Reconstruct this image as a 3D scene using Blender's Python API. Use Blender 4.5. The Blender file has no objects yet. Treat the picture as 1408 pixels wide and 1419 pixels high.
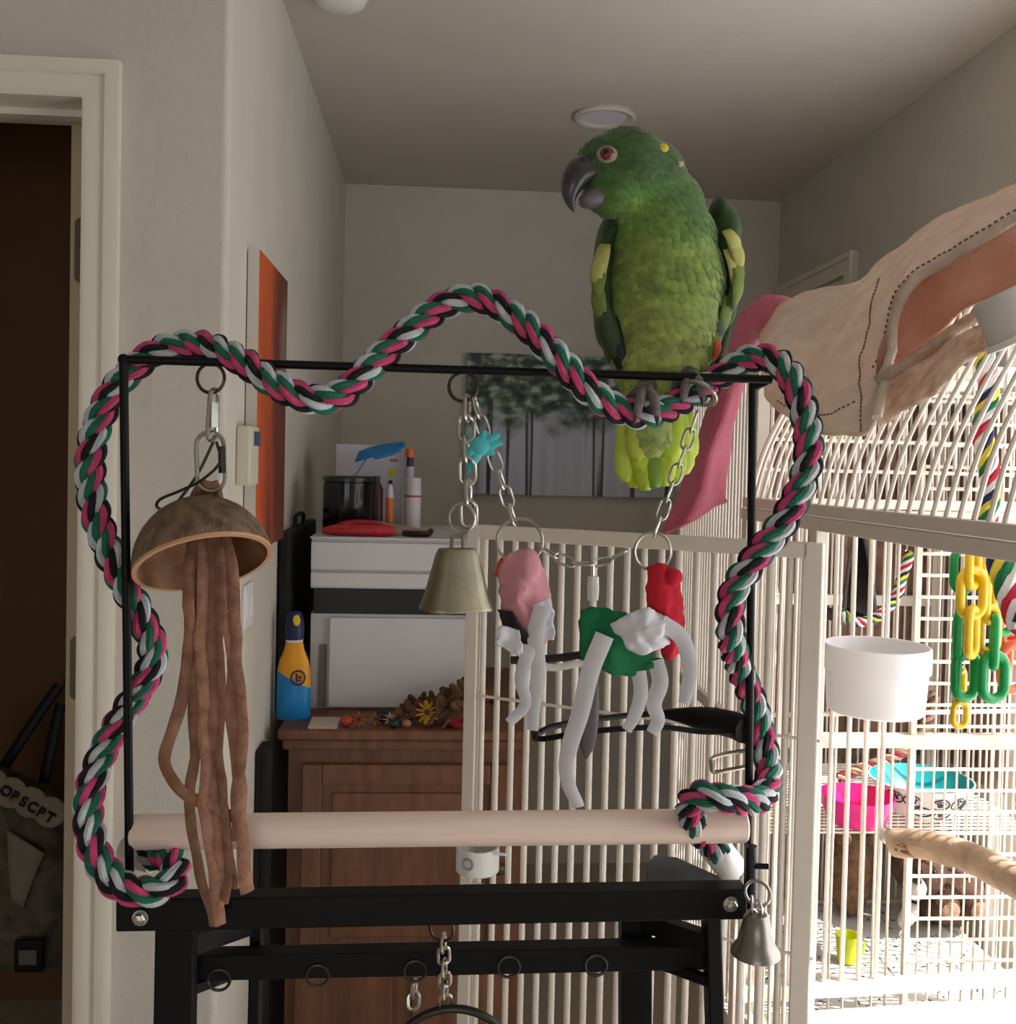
import bpy, bmesh, math, random
from mathutils import Vector, Matrix, noise
from mathutils.bvhtree import BVHTree
random.seed(7); noise.seed_set(7)
S = bpy.context.scene
COL = S.collection

# ------------------------------------------------------------------ camera
F, CX, CY = 1400.0, 704.0, 676.0
YAW, PIT, ROLL = math.radians(3.9), math.radians(1.55), math.radians(1.3)
CAM = Vector((0, 0, 1.475))
fw = Vector((math.sin(YAW) * math.cos(PIT), math.cos(YAW) * math.cos(PIT), -math.sin(PIT)))
r0 = Vector((math.cos(YAW), -math.sin(YAW), 0)); u0 = r0.cross(fw)
rt = r0 * math.cos(ROLL) + u0 * math.sin(ROLL); up = rt.cross(fw)
cd = bpy.data.cameras.new('camera'); cam = bpy.data.objects.new('camera', cd); COL.objects.link(cam)
cam.matrix_world = Matrix(((rt.x, up.x, -fw.x, CAM.x), (rt.y, up.y, -fw.y, CAM.y), (rt.z, up.z, -fw.z, CAM.z), (0, 0, 0, 1)))
cd.sensor_fit = 'HORIZONTAL'; cd.sensor_width = 36; cd.lens = F / 1408 * 36
cd.shift_y = (CY - 709.5) / 1408; cd.clip_start = 0.02
S.camera = cam

def ray(px, py): return fw + rt * ((px - CX) / F) - up * ((py - CY) / F)
def P(px, py, Y): d = ray(px, py); return CAM + d * (Y / d.y)          # photo pixel -> place on the plane at depth Y
def PX(px, py, X): d = ray(px, py); return CAM + d * (X / d.x)
def PZ(px, py, Z): d = ray(px, py); return CAM + d * ((Z - CAM.z) / d.z)
def pix(Y): return Y / F

# ------------------------------------------------------------------ exposure, world, daylight
S.view_settings.view_transform = 'Standard'; S.view_settings.look = 'None'
S.view_settings.gamma = 1; S.view_settings.use_curve_mapping = False; S.view_settings.exposure = 0.0
w = bpy.data.worlds.new('sky'); S.world = w; w.use_nodes = True
wb = w.node_tree.nodes['Background']; wb.inputs[0].default_value = (0.75, 0.86, 1.0, 1); wb.inputs[1].default_value = 1.0
def area(name, loc, rot, sx, sy, power, col):
    l = bpy.data.lights.new(name, 'AREA'); l.shape = 'RECTANGLE'; l.size = sx; l.size_y = sy; l.energy = power; l.color = col
    o = bpy.data.objects.new(name, l); COL.objects.link(o); o.location = loc; o.rotation_euler = rot; return o
WIN_Y, WIN_Z = (0.2, 2.12), (0.4, 2.05)           # window in the right wall beside the cages
XR, YB, YR, XO, H = 1.225, 3.65, -3.6, -2.5, 2.445
area('daylight_side_window', (XR + 0.16, sum(WIN_Y) / 2, sum(WIN_Z) / 2), (0, math.radians(90), 0), 1.6, 1.88, 44, (0.98, 0.98, 1.0))
area('added_rear_fill', (-0.5, YR - 0.16, 0.9), (math.radians(90), 0, 0), 2.2, 1.5, 24, (0.98, 0.98, 1.0))  # fill light added behind the camera, at an unseen rear opening
sl = bpy.data.lights.new('sun', 'SUN'); sl.energy = 12; sl.angle = 0.009; sl.color = (1.0, 0.95, 0.88)
so = bpy.data.objects.new('sun', sl); COL.objects.link(so)
SUND = Vector((-0.62, 0.30, -0.95)).normalized()
so.rotation_euler = (-SUND).to_track_quat('Z', 'Y').to_euler(); so.location = (4, 0, 5)

# ------------------------------------------------------------------ materials
def lin(c): return tuple(((x / 255) / 12.92 if x / 255 <= 0.04045 else ((x / 255 + 0.055) / 1.055) ** 2.4) for x in c)
MATS = {}
def M(name, c, rough=0.6, metal=0.0, var=0.0, vs=20.0, bump=0.0, bs=60.0, c2=None, trans=0.0, emit=0.0, stretch=(1, 1, 1), sheen=0.0, sub=0.0, alpha=1.0):
    m = bpy.data.materials.new(name); m.use_nodes = True; MATS[name] = m
    nt = m.node_tree; b = nt.nodes['Principled BSDF']; L = nt.links.new
    a = lin(c); b.inputs['Base Color'].default_value = (*a, 1)
    b.inputs['Roughness'].default_value = rough; b.inputs['Metallic'].default_value = metal
    if trans: b.inputs['Transmission Weight'].default_value = trans
    if sheen: b.inputs['Sheen Weight'].default_value = sheen
    if alpha < 1: b.inputs['Alpha'].default_value = alpha
    if sub:
        b.inputs['Subsurface Weight'].default_value = sub; b.inputs['Subsurface Radius'].default_value = (0.01, 0.008, 0.006)
    if emit:
        b.inputs['Emission Color'].default_value = (*a, 1); b.inputs['Emission Strength'].default_value = emit
    tc = nt.nodes.new('ShaderNodeTexCoord'); mp = nt.nodes.new('ShaderNodeMapping'); mp.inputs['Scale'].default_value = stretch
    L(tc.outputs['Object'], mp.inputs['Vector'])
    if var or c2:
        n = nt.nodes.new('ShaderNodeTexNoise'); n.inputs['Scale'].default_value = vs; n.inputs['Detail'].default_value = 5
        L(mp.outputs[0], n.inputs['Vector'])
        rp = nt.nodes.new('ShaderNodeValToRGB')
        rp.color_ramp.elements[0].position = 0.32; rp.color_ramp.elements[1].position = 0.68
        e = lin(c2) if c2 else tuple(min(1, x * (1 + var)) for x in a)
        d = a if c2 else tuple(x * (1 - var) for x in a)
        rp.color_ramp.elements[0].color = (*d, 1); rp.color_ramp.elements[1].color = (*e, 1)
        L(n.outputs['Fac'], rp.inputs['Fac']); L(rp.outputs['Color'], b.inputs['Base Color'])
    if bump:
        n2 = nt.nodes.new('ShaderNodeTexNoise'); n2.inputs['Scale'].default_value = bs; n2.inputs['Detail'].default_value = 4
        L(mp.outputs[0], n2.inputs['Vector'])
        bp = nt.nodes.new('ShaderNodeBump'); bp.inputs['Strength'].default_value = bump; bp.inputs['Distance'].default_value = 0.004
        L(n2.outputs['Fac'], bp.inputs['Height']); L(bp.outputs[0], b.inputs['Normal'])
    return m
wall_m = M('wall_paint', (202, 196, 184), 0.85, var=0.03, vs=6, bump=0.35, bs=90)
ceil_m = M('ceiling_paint', (200, 192, 182), 0.9, var=0.02, vs=5, bump=0.4, bs=70)
trim_m = M('trim_paint', (226, 219, 204), 0.45, var=0.02, vs=8)
door_m = M('door_paint', (176, 160, 132), 0.5, var=0.03, vs=8)
floor_m = M('carpet', (196, 182, 162), 0.95, var=0.12, vs=120, bump=0.6, bs=300)
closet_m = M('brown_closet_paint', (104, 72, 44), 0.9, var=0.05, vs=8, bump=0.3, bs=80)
bronze_m = M('dull_bronze', (92, 82, 62), 0.45, 0.7)
cage_m = M('cream_powder_coat', (228, 219, 206), 0.42, var=0.03, vs=30, bump=0.05, bs=150)
black_m = M('black_powder_coat', (10, 10, 11), 0.5, 0.0, var=0.2, vs=40)
steel_m = M('nickel_steel', (190, 186, 178), 0.28, 1.0, var=0.06, vs=60)
darksteel_m = M('dark_steel', (70, 66, 60), 0.4, 0.9)
brass_m = M('aged_bell_metal', (150, 142, 120), 0.42, 0.85, var=0.14, vs=40, bump=0.1, bs=120)
greybell_m = M('pewter_bell_metal', (140, 136, 128), 0.36, 0.9, var=0.1, vs=60)
dowel_m = M('sanded_dowel', (238, 210, 194), 0.6, c2=(244, 222, 206), vs=12, stretch=(0.6, 14, 14), bump=0.05)
leather_m = M('suede_leather', (128, 88, 68), 0.9, c2=(158, 116, 92), vs=70, bump=0.5, bs=260)
coco_m = M('coconut_husk', (92, 72, 54), 0.85, c2=(138, 114, 90), vs=26, stretch=(4, 4, .7), bump=0.9, bs=110)
cocoin_m = M('coconut_inside', (150, 112, 78), 0.8, c2=(104, 66, 42), vs=30, bump=0.4, bs=80)
yarn_m = [M('pink_yarn', (206, 72, 120), 0.9, var=0.14, vs=60, bump=0.5, bs=500),
          M('green_yarn', (26, 106, 84), 0.9, var=0.14, vs=60, bump=0.5, bs=500),
          M('grey_white_yarn', (196, 202, 206), 0.9, var=0.1, vs=60, bump=0.5, bs=500),
          M('black_yarn', (20, 18, 26), 0.9, var=0.2, vs=60, bump=0.5, bs=500)]
black_m.node_tree.nodes['Principled BSDF'].inputs['Specular IOR Level'].default_value = 0.2
cap_m = M('white_plastic', (226, 224, 222), 0.35)
oak_m = M('brown_oak', (98, 62, 40), 0.5, c2=(124, 82, 54), vs=9, stretch=(6, 6, 0.8), bump=0.08, bs=60)
oakd_m = M('dark_plinth', (40, 26, 20), 0.6)
white_m = M('white_laminate', (206, 204, 206), 0.4, var=0.02, vs=6)
blk_gap = M('black_panel', (20, 20, 24), 0.5)

# ------------------------------------------------------------------ mesh builder
OFF = {}
class MB:
    def __init__(s): s.v = []; s.f = []
    def add(s, vs, fs):
        k = len(s.v); s.v += [Vector(x) for x in vs]; s.f += [tuple(i + k for i in f) for f in fs]; return s
    def box(s, c, d, R=None):
        c = Vector(c); h = Vector(d) / 2; q = []
        for x in (-1, 1):
            for y in (-1, 1):
                for z in (-1, 1):
                    o = Vector((x * h.x, y * h.y, z * h.z)); q.append(c + (R @ o if R else o))
        return s.add(q, [(0, 1, 3, 2), (4, 6, 7, 5), (0, 4, 5, 1), (2, 3, 7, 6), (0, 2, 6, 4), (1, 5, 7, 3)])
    def lohi(s, a, b): a = Vector(a); b = Vector(b); return s.box((a + b) / 2, [abs(t) for t in (b - a)])
    def bar(s, a, b, wd, ht, upv=(0, 0, 1)):
        a = Vector(a); b = Vector(b); z = (b - a); L = z.length; z.normalize(); x = Vector(upv).cross(z)
        if x.length < 1e-4: x = Vector((1, 0, 0)).cross(z)
        x.normalize(); y = z.cross(x); R = Matrix((x, y, z)).transposed()
        return s.box((a + b) / 2, (wd, ht, L), R)
    def tube(s, pts, r, n=8, closed=False, flat=None, ref=None):
        pts = [Vector(p) for p in pts]; m = len(pts); rs = r if isinstance(r, (list, tuple)) else [r] * m
        rings = []; T0 = None; N = None
        for i in range(m):
            if closed: t = pts[(i + 1) % m] - pts[i - 1]
            else: t = pts[min(i + 1, m - 1)] - pts[max(i - 1, 0)]
            if t.length < 1e-9: t = Vector((0, 0, 1))
            t.normalize()
            if N is None:
                a = Vector(ref) if ref else (Vector((0, 0, 1)) if abs(t.z) < 0.9 else Vector((0, 1, 0)))
                N = (a - t * a.dot(t)).normalized()
            elif ref:
                a = Vector(ref); q = a - t * a.dot(t)
                if q.length > 0.05: N = q.normalized()
                else: N = (N - t * N.dot(t)).normalized()
            else: N = (N - t * N.dot(t)).normalized()
            B = t.cross(N); k = flat if flat else 1.0
            rings.append([pts[i] + N * (rs[i] * k * math.cos(2 * math.pi * j / n)) + B * (rs[i] * math.sin(2 * math.pi * j / n)) for j in range(n)])
        fs = []; vs = [q for g in rings for q in g]
        for i in range(m if closed else m - 1):
            a = i * n; b = ((i + 1) % m) * n
            for j in range(n): fs.append((a + j, a + (j + 1) % n, b + (j + 1) % n, b + j))
        if not closed: fs.append(tuple(range(n - 1, -1, -1))); fs.append(tuple(range((m - 1) * n, m * n)))
        return s.add(vs, fs)
    def lathe(s, prof, o=(0, 0, 0), ax=(0, 0, 1), n=24, closed=False, caps=True):
        R = Vector(ax).normalized().to_track_quat('Z', 'Y').to_matrix(); o = Vector(o); vs = []; fs = []
        for (r, z) in prof:
            for j in range(n):
                t = 2 * math.pi * j / n; vs.append(o + R @ Vector((r * math.cos(t), r * math.sin(t), z)))
        m = len(prof)
        for i in range(m if closed else m - 1):
            a = i * n; b = ((i + 1) % m) * n
            for j in range(n): fs.append((a + j, a + (j + 1) % n, b + (j + 1) % n, b + j))
        if not closed and caps:
            if prof[0][0] > 1e-5: fs.append(tuple(range(n - 1, -1, -1)))
            if prof[-1][0] > 1e-5: fs.append(tuple(range((m - 1) * n, m * n)))
        return s.add(vs, fs)
    def ball(s, c, r, n=20, m=12, R=None):
        c = Vector(c); r = Vector(r) if hasattr(r, '__len__') else Vector((r, r, r)); vs = []; fs = []
        for i in range(m + 1):
            ph = math.pi * i / m
            for j in range(n):
                t = 2 * math.pi * j / n
                q = Vector((r.x * math.sin(ph) * math.cos(t), r.y * math.sin(ph) * math.sin(t), r.z * math.cos(ph)))
                vs.append(c + (R @ q if R else q))
        for i in range(m):
            for j in range(n): fs.append((i * n + j, (i + 1) * n + j, (i + 1) * n + (j + 1) % n, i * n + (j + 1) % n))
        return s.add(vs, fs)
    def grid(s, rows):
        a = len(rows); b = len(rows[0])
        return s.add([q for g in rows for q in g], [(i * b + j, i * b + j + 1, (i + 1) * b + j + 1, (i + 1) * b + j) for i in range(a - 1) for j in range(b - 1)])
    def build(s, name, mat, parent=None, smooth=True, bevel=0.0, solid=0.0, sub=0, weld=False):
        me = bpy.data.meshes.new(name)
        if parent is not None: o = OFF[parent.name]
        else:
            lo = [min(v[i] for v in s.v) for i in range(3)]; hi = [max(v[i] for v in s.v) for i in range(3)]
            o = Vector(((lo[0] + hi[0]) / 2, (lo[1] + hi[1]) / 2, lo[2]))
        me.from_pydata([tuple(v - o) for v in s.v], [], s.f)
        if weld:
            bm = bmesh.new(); bm.from_mesh(me); bmesh.ops.remove_doubles(bm, verts=bm.verts, dist=1e-5); bm.to_mesh(me); bm.free()
        me.update()
        me.materials.append(mat)
        ob = bpy.data.objects.new(name, me); COL.objects.link(ob); OFF[ob.name] = o
        if parent is not None: ob.parent = parent
        else: ob.location = o
        if smooth:
            me.polygons.foreach_set('use_smooth', [True] * len(me.polygons)); me.set_sharp_from_angle(angle=math.radians(42))
        if solid: d = ob.modifiers.new('thickness', 'SOLIDIFY'); d.thickness = solid; d.offset = 0
        if bevel: d = ob.modifiers.new('bevel', 'BEVEL'); d.width = bevel; d.segments = 2; d.limit_method = 'ANGLE'
        if sub: d = ob.modifiers.new('smooth', 'SUBSURF'); d.levels = sub; d.render_levels = sub
        return ob

def tag(o, label=None, cat=None, group=None, kind=None):
    if label: o['label'] = label
    if cat: o['category'] = cat
    if group: o['group'] = group
    if kind: o['kind'] = kind
    return o
def thing(name, loc, label, cat, group=None):
    e = bpy.data.objects.new(name, None); COL.objects.link(e); e.location = loc; e.empty_display_size = 0.05
    OFF[e.name] = Vector(loc); return tag(e, label, cat, group)
def struct(name, mb, mat, parent=None, **k):
    o = mb.build(name, mat, parent, **k)
    if parent is None: o['kind'] = 'structure'
    return o
def inst(src, delta, parent=None):
    c = src.copy(); COL.objects.link(c); c.parent = parent if parent is not None else src.parent
    c.location = src.location + Vector(delta); OFF[c.name] = OFF[src.name]; return c

def cr(p0, p1, p2, p3, t):
    return 0.5 * ((2 * p1) + (p2 - p0) * t + (2 * p0 - 5 * p1 + 4 * p2 - p3) * t * t + (3 * p1 - p0 - 3 * p2 + p3) * t ** 3)
def spline(pts, k=8):
    pts = [Vector(p) for p in pts]; n = len(pts); out = []
    for i in range(n - 1):
        a = pts[i - 1] if i else pts[0] * 2 - pts[1]; d = pts[i + 2] if i + 2 < n else pts[-1] * 2 - pts[-2]
        for j in range(k): out.append(cr(a, pts[i], pts[i + 1], d, j / k))
    out.append(pts[-1]); return out
def resample(pts, step):
    out = [pts[0].copy()]; acc = 0.0
    for a, b in zip(pts, pts[1:]):
        d = (b - a).length; p = step - acc
        while p <= d: out.append(a.lerp(b, p / d)); p += step
        acc = (acc + d) % step if d else acc
    return out
def pxspline(l, k=8): return spline([P(x, y, Y) for (x, y, Y) in l], k)
def net(rows, ku=6, kv=6, amp=0.0, sc=30.0, seed=0.0):
    R = [spline([P(*q) for q in r], kv) for r in rows]; cols = list(zip(*R)); Cc = [spline(list(c), ku) for c in cols]
    G = [list(r) for r in zip(*Cc)]
    if amp:
        for r in G:
            for q in r: q += Vector(noise.noise_vector(q * sc + Vector((seed, 0, 0)))) * amp
    return G
def stadium(c, ax, side, L, Wd, n=8):
    c = Vector(c); ax = Vector(ax).normalized(); side = Vector(side); side = (side - ax * side.dot(ax)).normalized()
    h = L / 2 - Wd / 2; pts = []
    for k in range(n + 1): t = math.pi * k / n; pts.append(c + ax * (h + Wd / 2 * math.sin(t)) + side * (Wd / 2 * math.cos(t)))
    for k in range(n + 1): t = math.pi + math.pi * k / n; pts.append(c + ax * (-h + Wd / 2 * math.sin(t)) + side * (Wd / 2 * math.cos(t)))
    return pts
def ring(c, nrm, r, n=28):
    R = Vector(nrm).normalized().to_track_quat('Z', 'Y').to_matrix()
    return [Vector(c) + R @ Vector((r * math.cos(2 * math.pi * k / n), r * math.sin(2 * math.pi * k / n), 0)) for k in range(n)]
def chain(path, L, Wd, r, mat, parent, name='chain_link', phase=0, n=8):
    pts = resample(path, L - 2.4 * r); out = []
    for i in range(len(pts) - 1):
        a, b = pts[i], pts[i + 1]; ax = (b - a).normalized()
        sd = Vector((1, 0.25, 0)) if (i + phase) % 2 else Vector((0.3, 1, 0.1))
        out.append(MB().tube(stadium((a + b) / 2, ax, sd, L, Wd), r, n, closed=True).build(name, mat, parent))
    return out

# ------------------------------------------------------------------ room shell
XL = P(479, 262, YB).x
YD = 1.6
while P(311, 700, YD).x < XL and YD > 1.2: YD -= 0.002
while P(311, 700, YD).x > XL and YD < 2.2: YD += 0.002
T = 0.12
struct('floor', MB().lohi((XO - T, YR - T, -0.05), (XR + T, YB + T, 0)), floor_m)
struct('ceiling', MB().lohi((XO - T, YR - T, H), (XR + T, YB + T, H + 0.05)), ceil_m)
struct('wall_back', MB().lohi((XO - T, YB, 0), (XR + T, YB + T, H)), wall_m)
fp = [(XL, YB), (XL - T, YB), (XL - T, YD)] + [(XL - .014 + .014 * math.sin(a), YD + .014 - .014 * math.cos(a)) for a in [math.pi / 2 * k / 6 for k in range(7)]]
nf = len(fp); struct('wall_left', MB().add([(x, y, 0) for x, y in fp] + [(x, y, H) for x, y in fp], [(i, (i + 1) % nf, nf + (i + 1) % nf, nf + i) for i in range(nf)] + [tuple(range(nf - 1, -1, -1)), tuple(range(nf, 2 * nf))]), wall_m)
oR = P(115, 300, YD).x; oTop = P(40, 134, YD).z; oL = oR - 0.78
m = MB()
m.lohi((oR + 0.002, YD, 0), (XL - T, YD + T, H)).lohi((oL, YD, oTop + 0.012), (oR + 0.002, YD + T, H)).lohi((XO, YD, 0), (oL, YD + T, H))
struct('wall_door', m, wall_m)
struct('wall_outer', MB().lohi((XO - T, YR - T, 0), (XO, YB, H)), wall_m)
d2a, d2b, d2z = PX(1188, 360, XR).y, YB - 0.03, PX(1188, 347, XR).z
m = MB()
m.lohi((XR, YR - T, 0), (XR + T, WIN_Y[0], H)).lohi((XR, WIN_Y[1], 0), (XR + T, YB, H))
m.lohi((XR, WIN_Y[0], 0), (XR + T, WIN_Y[1], WIN_Z[0])).lohi((XR, WIN_Y[0], WIN_Z[1]), (XR + T, WIN_Y[1], H))
struct('wall_right', m, wall_m)
RWX, RWZ = (-1.7, 0.7), (0.05, 1.8)
m = MB()
m.lohi((XO, YR - T, 0), (RWX[0], YR, H)).lohi((RWX[1], YR - T, 0), (XR, YR, H))
m.lohi((RWX[0], YR - T, 0), (RWX[1], YR, RWZ[0])).lohi((RWX[0], YR - T, RWZ[1]), (RWX[1], YR, H))
struct('wall_rear', m, wall_m)
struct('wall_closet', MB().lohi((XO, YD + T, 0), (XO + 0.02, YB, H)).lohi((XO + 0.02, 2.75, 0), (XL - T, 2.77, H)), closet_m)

def casing(name, x0, x1, ztop, y, mat, parent):       # moulded casing right leg + head on the door wall
    cw = P(167, 300, y).x - P(115, 300, y).x
    prof = [(0, 0.010), (0.10, 0.013), (0.45, 0.013), (0.58, 0.009), (0.62, 0.017), (0.86, 0.019), (1.0, 0.016)]
    mb = MB()
    vs = []; fs = []
    paths = [(x0, 0, -1, 0), (x0, ztop, -1, 1), (x1, ztop, 1, 1), (x1, 0, 1, 0)]
    k = len(prof)
    for (x, z, sx, sz) in paths:
        for (u, d) in prof: vs.append((x + sx * u * cw, y - d, z + sz * u * cw))
        vs.append((x + sx * cw, y, z + sz * cw)); vs.append((x, y, z))
    n = k + 2
    for i in range(3):
        for j in range(n): fs.append((i * n + j, i * n + (j + 1) % n, (i + 1) * n + (j + 1) % n, (i + 1) * n + j))
    mb.add(vs, fs); return mb.build(name, mat, parent)
d1 = casing('door_1', oL, oR, oTop, YD, trim_m, None); d1['kind'] = 'structure'
MB().lohi((oL, YD, oTop), (oR, YD + T + 0.02, oTop + 0.012)).lohi((oR, YD, 0), (oR + 0.002, YD + T, oTop)).build('head_jamb', trim_m, d1, smooth=False)
MB().lohi((oL, YD + 0.055, oTop - 0.011), (oR, YD + 0.085, oTop)).build('door_stop', trim_m, d1, smooth=False)
dx = P(94, 600, YD + 0.1).x
leaf = MB().lohi((dx, YD + 0.10, 0.012), (dx + 0.036, YD + 0.84, oTop - 0.004)).build('door_leaf', door_m, d1, smooth=False, bevel=0.002)
for py in (347, 925):
    hz = P(103, py, YD + 0.1).z
    m = MB(); R = 0.012; hh = 0.045; vs = []
    for (cx, cz, a0) in ((1, 1, 0), (-1, 1, 90), (-1, -1, 180), (1, -1, 270)):
        for k in range(5):
            t = math.radians(a0 + k * 22.5); vs.append((dx + 0.021 + cx * 0.001 + 0.011 * math.cos(t), YD + 0.0985, hz + cz * hh + 0.011 * math.sin(t)))
    vs2 = [(a, b - 0.0022, c) for a, b, c in vs]; n = len(vs)
    m.add(vs + vs2, [tuple(range(n)), tuple(range(2 * n - 1, n - 1, -1))] + [(i, (i + 1) % n, n + (i + 1) % n, n + i) for i in range(n)])
    hg = m.build('hinge', bronze_m, leaf, smooth=False)
    for q in (-0.03, 0, 0.03): MB().lathe([(0.003, 0), (0.002, 0.0012)], (dx + 0.02, YD + 0.0962, hz + q), (0, -1, 0), 10).build('screw', darksteel_m, hg)

m = MB(); cw = 0.062
def rcase(mb, y0, y1, z):  # casing on right wall
    mb.lohi((XR - 0.016, y0, 0), (XR, y0 + cw, z)).lohi((XR - 0.016, y1 - cw, 0), (XR, y1, z)).lohi((XR - 0.016, y0 + cw, z - cw), (XR, y1 - cw, z))
    mb.lohi((XR - 0.022, y0, 0), (XR, y0 + 0.02, z + 0.0)).lohi((XR - 0.022, y0 + 0.02, z - 0.018), (XR, y1, z))
rcase(m, d2a, d2b, d2z); d2 = struct('door_2', m, trim_m, smooth=False)
MB().lohi((XR - 0.006, d2a + cw, 0.01), (XR, d2b - cw, d2z - cw - 0.008)).build('door_leaf', trim_m, d2, smooth=False)

def window(name, plane, a, b, z):
    m = MB(); t = 0.05
    if plane == 'x':
        x0, x1 = XR + 0.03, XR + 0.08
        for p, q in (((a[0], z[0]), (a[0] + t, z[1])), ((a[1] - t, z[0]), (a[1], z[1])), ((a[0] + t, z[0]), (a[1] - t, z[0] + t)), ((a[0] + t, z[1] - t), (a[1] - t, z[1])), ((sum(a) / 2 - 0.025, z[0] + t), (sum(a) / 2 + 0.025, z[1] - t))):
            m.lohi((x0, p[0], p[1]), (x1, q[0], q[1]))
    else:
        y0, y1 = YR - 0.08, YR - 0.03
        for p, q in (((a[0], z[0]), (a[0] + t, z[1])), ((a[1] - t, z[0]), (a[1], z[1])), ((a[0] + t, z[0]), (a[1] - t, z[0] + t)), ((a[0] + t, z[1] - t), (a[1] - t, z[1])), ((sum(a) / 2 - 0.025, z[0] + t), (sum(a) / 2 + 0.025, z[1] - t))):
            m.lohi((p[0], y0, p[1]), (q[0], y1, q[1]))
    return struct(name, m, trim_m, smooth=False)
w1 = window('window_1', 'x', WIN_Y, None, WIN_Z)
w2 = window('added_rear_window', 'y', RWX, None, RWZ)  # unseen rear window, added to carry the fill light
pane_m = M('clear_pane', (240, 246, 248), .05, alpha=.06)
for k in (0, 1):
    ya, yb = WIN_Y[0] + .05 + k * (sum(WIN_Y) / 2 - WIN_Y[0] - .025), (sum(WIN_Y) / 2 - .025 if k == 0 else WIN_Y[1] - .05)
    MB().lohi((XR + .053, ya, WIN_Z[0] + .05), (XR + .056, yb, WIN_Z[1] - .05)).build('pane', pane_m, w1, smooth=False)
    xa, xb = RWX[0] + .05 + k * (sum(RWX) / 2 - RWX[0] - .025), (sum(RWX) / 2 - .025 if k == 0 else RWX[1] - .05)
    MB().lohi((xa, YR - .056, RWZ[0] + .05), (xb, YR - .053, RWZ[1] - .05)).build('pane', pane_m, w2, smooth=False)  # pane of the added rear window

# ceiling fittings
c = PZ(838, 160, H); t = thing('recessed_light', (c.x, c.y, H - 0.012), 'round white recessed ceiling light above the parrot', 'ceiling light')
MB().lathe([(0.062, 0.012), (0.085, 0.012), (0.088, 0.006), (0.08, 0.0), (0.066, 0.003), (0.062, 0.008)], t.location, n=36, closed=True).build('trim_ring', M('grey_white_ring', (204, 196, 192), .5), t)
MB().lathe([(0.0, 0.006), (0.064, 0.006), (0.064, 0.009), (0, 0.009)], t.location, n=32).build('lens', M('opal_lens', (224, 220, 226), 0.5), t)
c = PZ(472, -12, H); t = thing('smoke_detector', (c.x, c.y, H - 0.035), 'small round white smoke detector on the ceiling by the left wall', 'smoke detector')
MB().lathe([(0.0, 0.0), (0.035, 0.0), (0.05, 0.01), (0.055, 0.02), (0.055, 0.027), (0, 0.027)], t.location, n=32).build('cover', cap_m, t)
MB().lathe([(0.0, 0.027), (0.062, 0.027), (0.062, 0.035), (0, 0.035)], t.location, n=32).build('base', cap_m, t)

# ------------------------------------------------------------------ pictures and wall fittings
def canvas_mat(name, build):
    m = bpy.data.materials.new(name); m.use_nodes = True; nt = m.node_tree; b = nt.nodes['Principled BSDF']; b.inputs['Roughness'].default_value = 0.6
    build(nt, b); return m
def N(nt, t, **k):
    n = nt.nodes.new(t)
    for a, v in k.items(): n.inputs[a].default_value = v
    return n
def ramp(nt, els):
    r = nt.nodes.new('ShaderNodeValToRGB'); e = r.color_ramp.elements
    while len(e) < len(els): e.new(0.5)
    for q, (p, c) in zip(e, els): q.position = p; q.color = (*lin(c), 1)
    return r
def forest(nt, b):
    L = nt.links.new; tc = N(nt, 'ShaderNodeTexCoord'); sp = N(nt, 'ShaderNodeSeparateXYZ'); L(tc.outputs['Object'], sp.inputs[0])
    # tall pale trunks
    mp = N(nt, 'ShaderNodeMapping'); mp.inputs['Scale'].default_value = (16, 1, 0.5); L(tc.outputs['Object'], mp.inputs[0])
    n1 = N(nt, 'ShaderNodeTexNoise', Scale=1.0, Detail=1.5); L(mp.outputs[0], n1.inputs['Vector'])
    r1 = ramp(nt, [(0.0, (44, 38, 40)), (0.30, (70, 64, 68)), (0.36, (184, 190, 206)), (0.55, (206, 210, 224)), (0.60, (80, 72, 74)), (0.64, (66, 58, 60)), (0.68, (190, 196, 208)), (1.0, (190, 196, 208))]); L(n1.outputs['Fac'], r1.inputs[0])
    # foliage
    mp2 = N(nt, 'ShaderNodeMapping'); mp2.inputs['Scale'].default_value = (1, 1, 1.5); L(tc.outputs['Object'], mp2.inputs[0])
    n2 = N(nt, 'ShaderNodeTexNoise', Scale=22.0, Detail=5.0); L(mp2.outputs[0], n2.inputs['Vector'])
    r2 = ramp(nt, [(0.3, (28, 34, 36)), (0.46, (58, 76, 72)), (0.56, (110, 130, 96)), (0.66, (176, 188, 184))]); L(n2.outputs['Fac'], r2.inputs[0])
    ma = N(nt, 'ShaderNodeMapRange'); ma.inputs['From Min'].default_value = 0.12; ma.inputs['From Max'].default_value = 0.52; L(sp.outputs['Z'], ma.inputs['Value'])
    n3 = N(nt, 'ShaderNodeTexNoise', Scale=9.0, Detail=4.0); L(tc.outputs['Object'], n3.inputs['Vector'])
    ad = N(nt, 'ShaderNodeMath'); ad.operation = 'ADD'; L(ma.outputs[0], ad.inputs[0]); L(n3.outputs['Fac'], ad.inputs[1])
    r3 = ramp(nt, [(0.78, (0, 0, 0)), (1.0, (255, 255, 255))]); L(ad.outputs[0], r3.inputs[0])
    mx = N(nt, 'ShaderNodeMix'); mx.data_type = 'RGBA'; L(r3.outputs[0], mx.inputs[0]); L(r1.outputs[0], mx.inputs[6]); L(r2.outputs[0], mx.inputs[7])
    L(mx.outputs[2], b.inputs['Base Color'])
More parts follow.
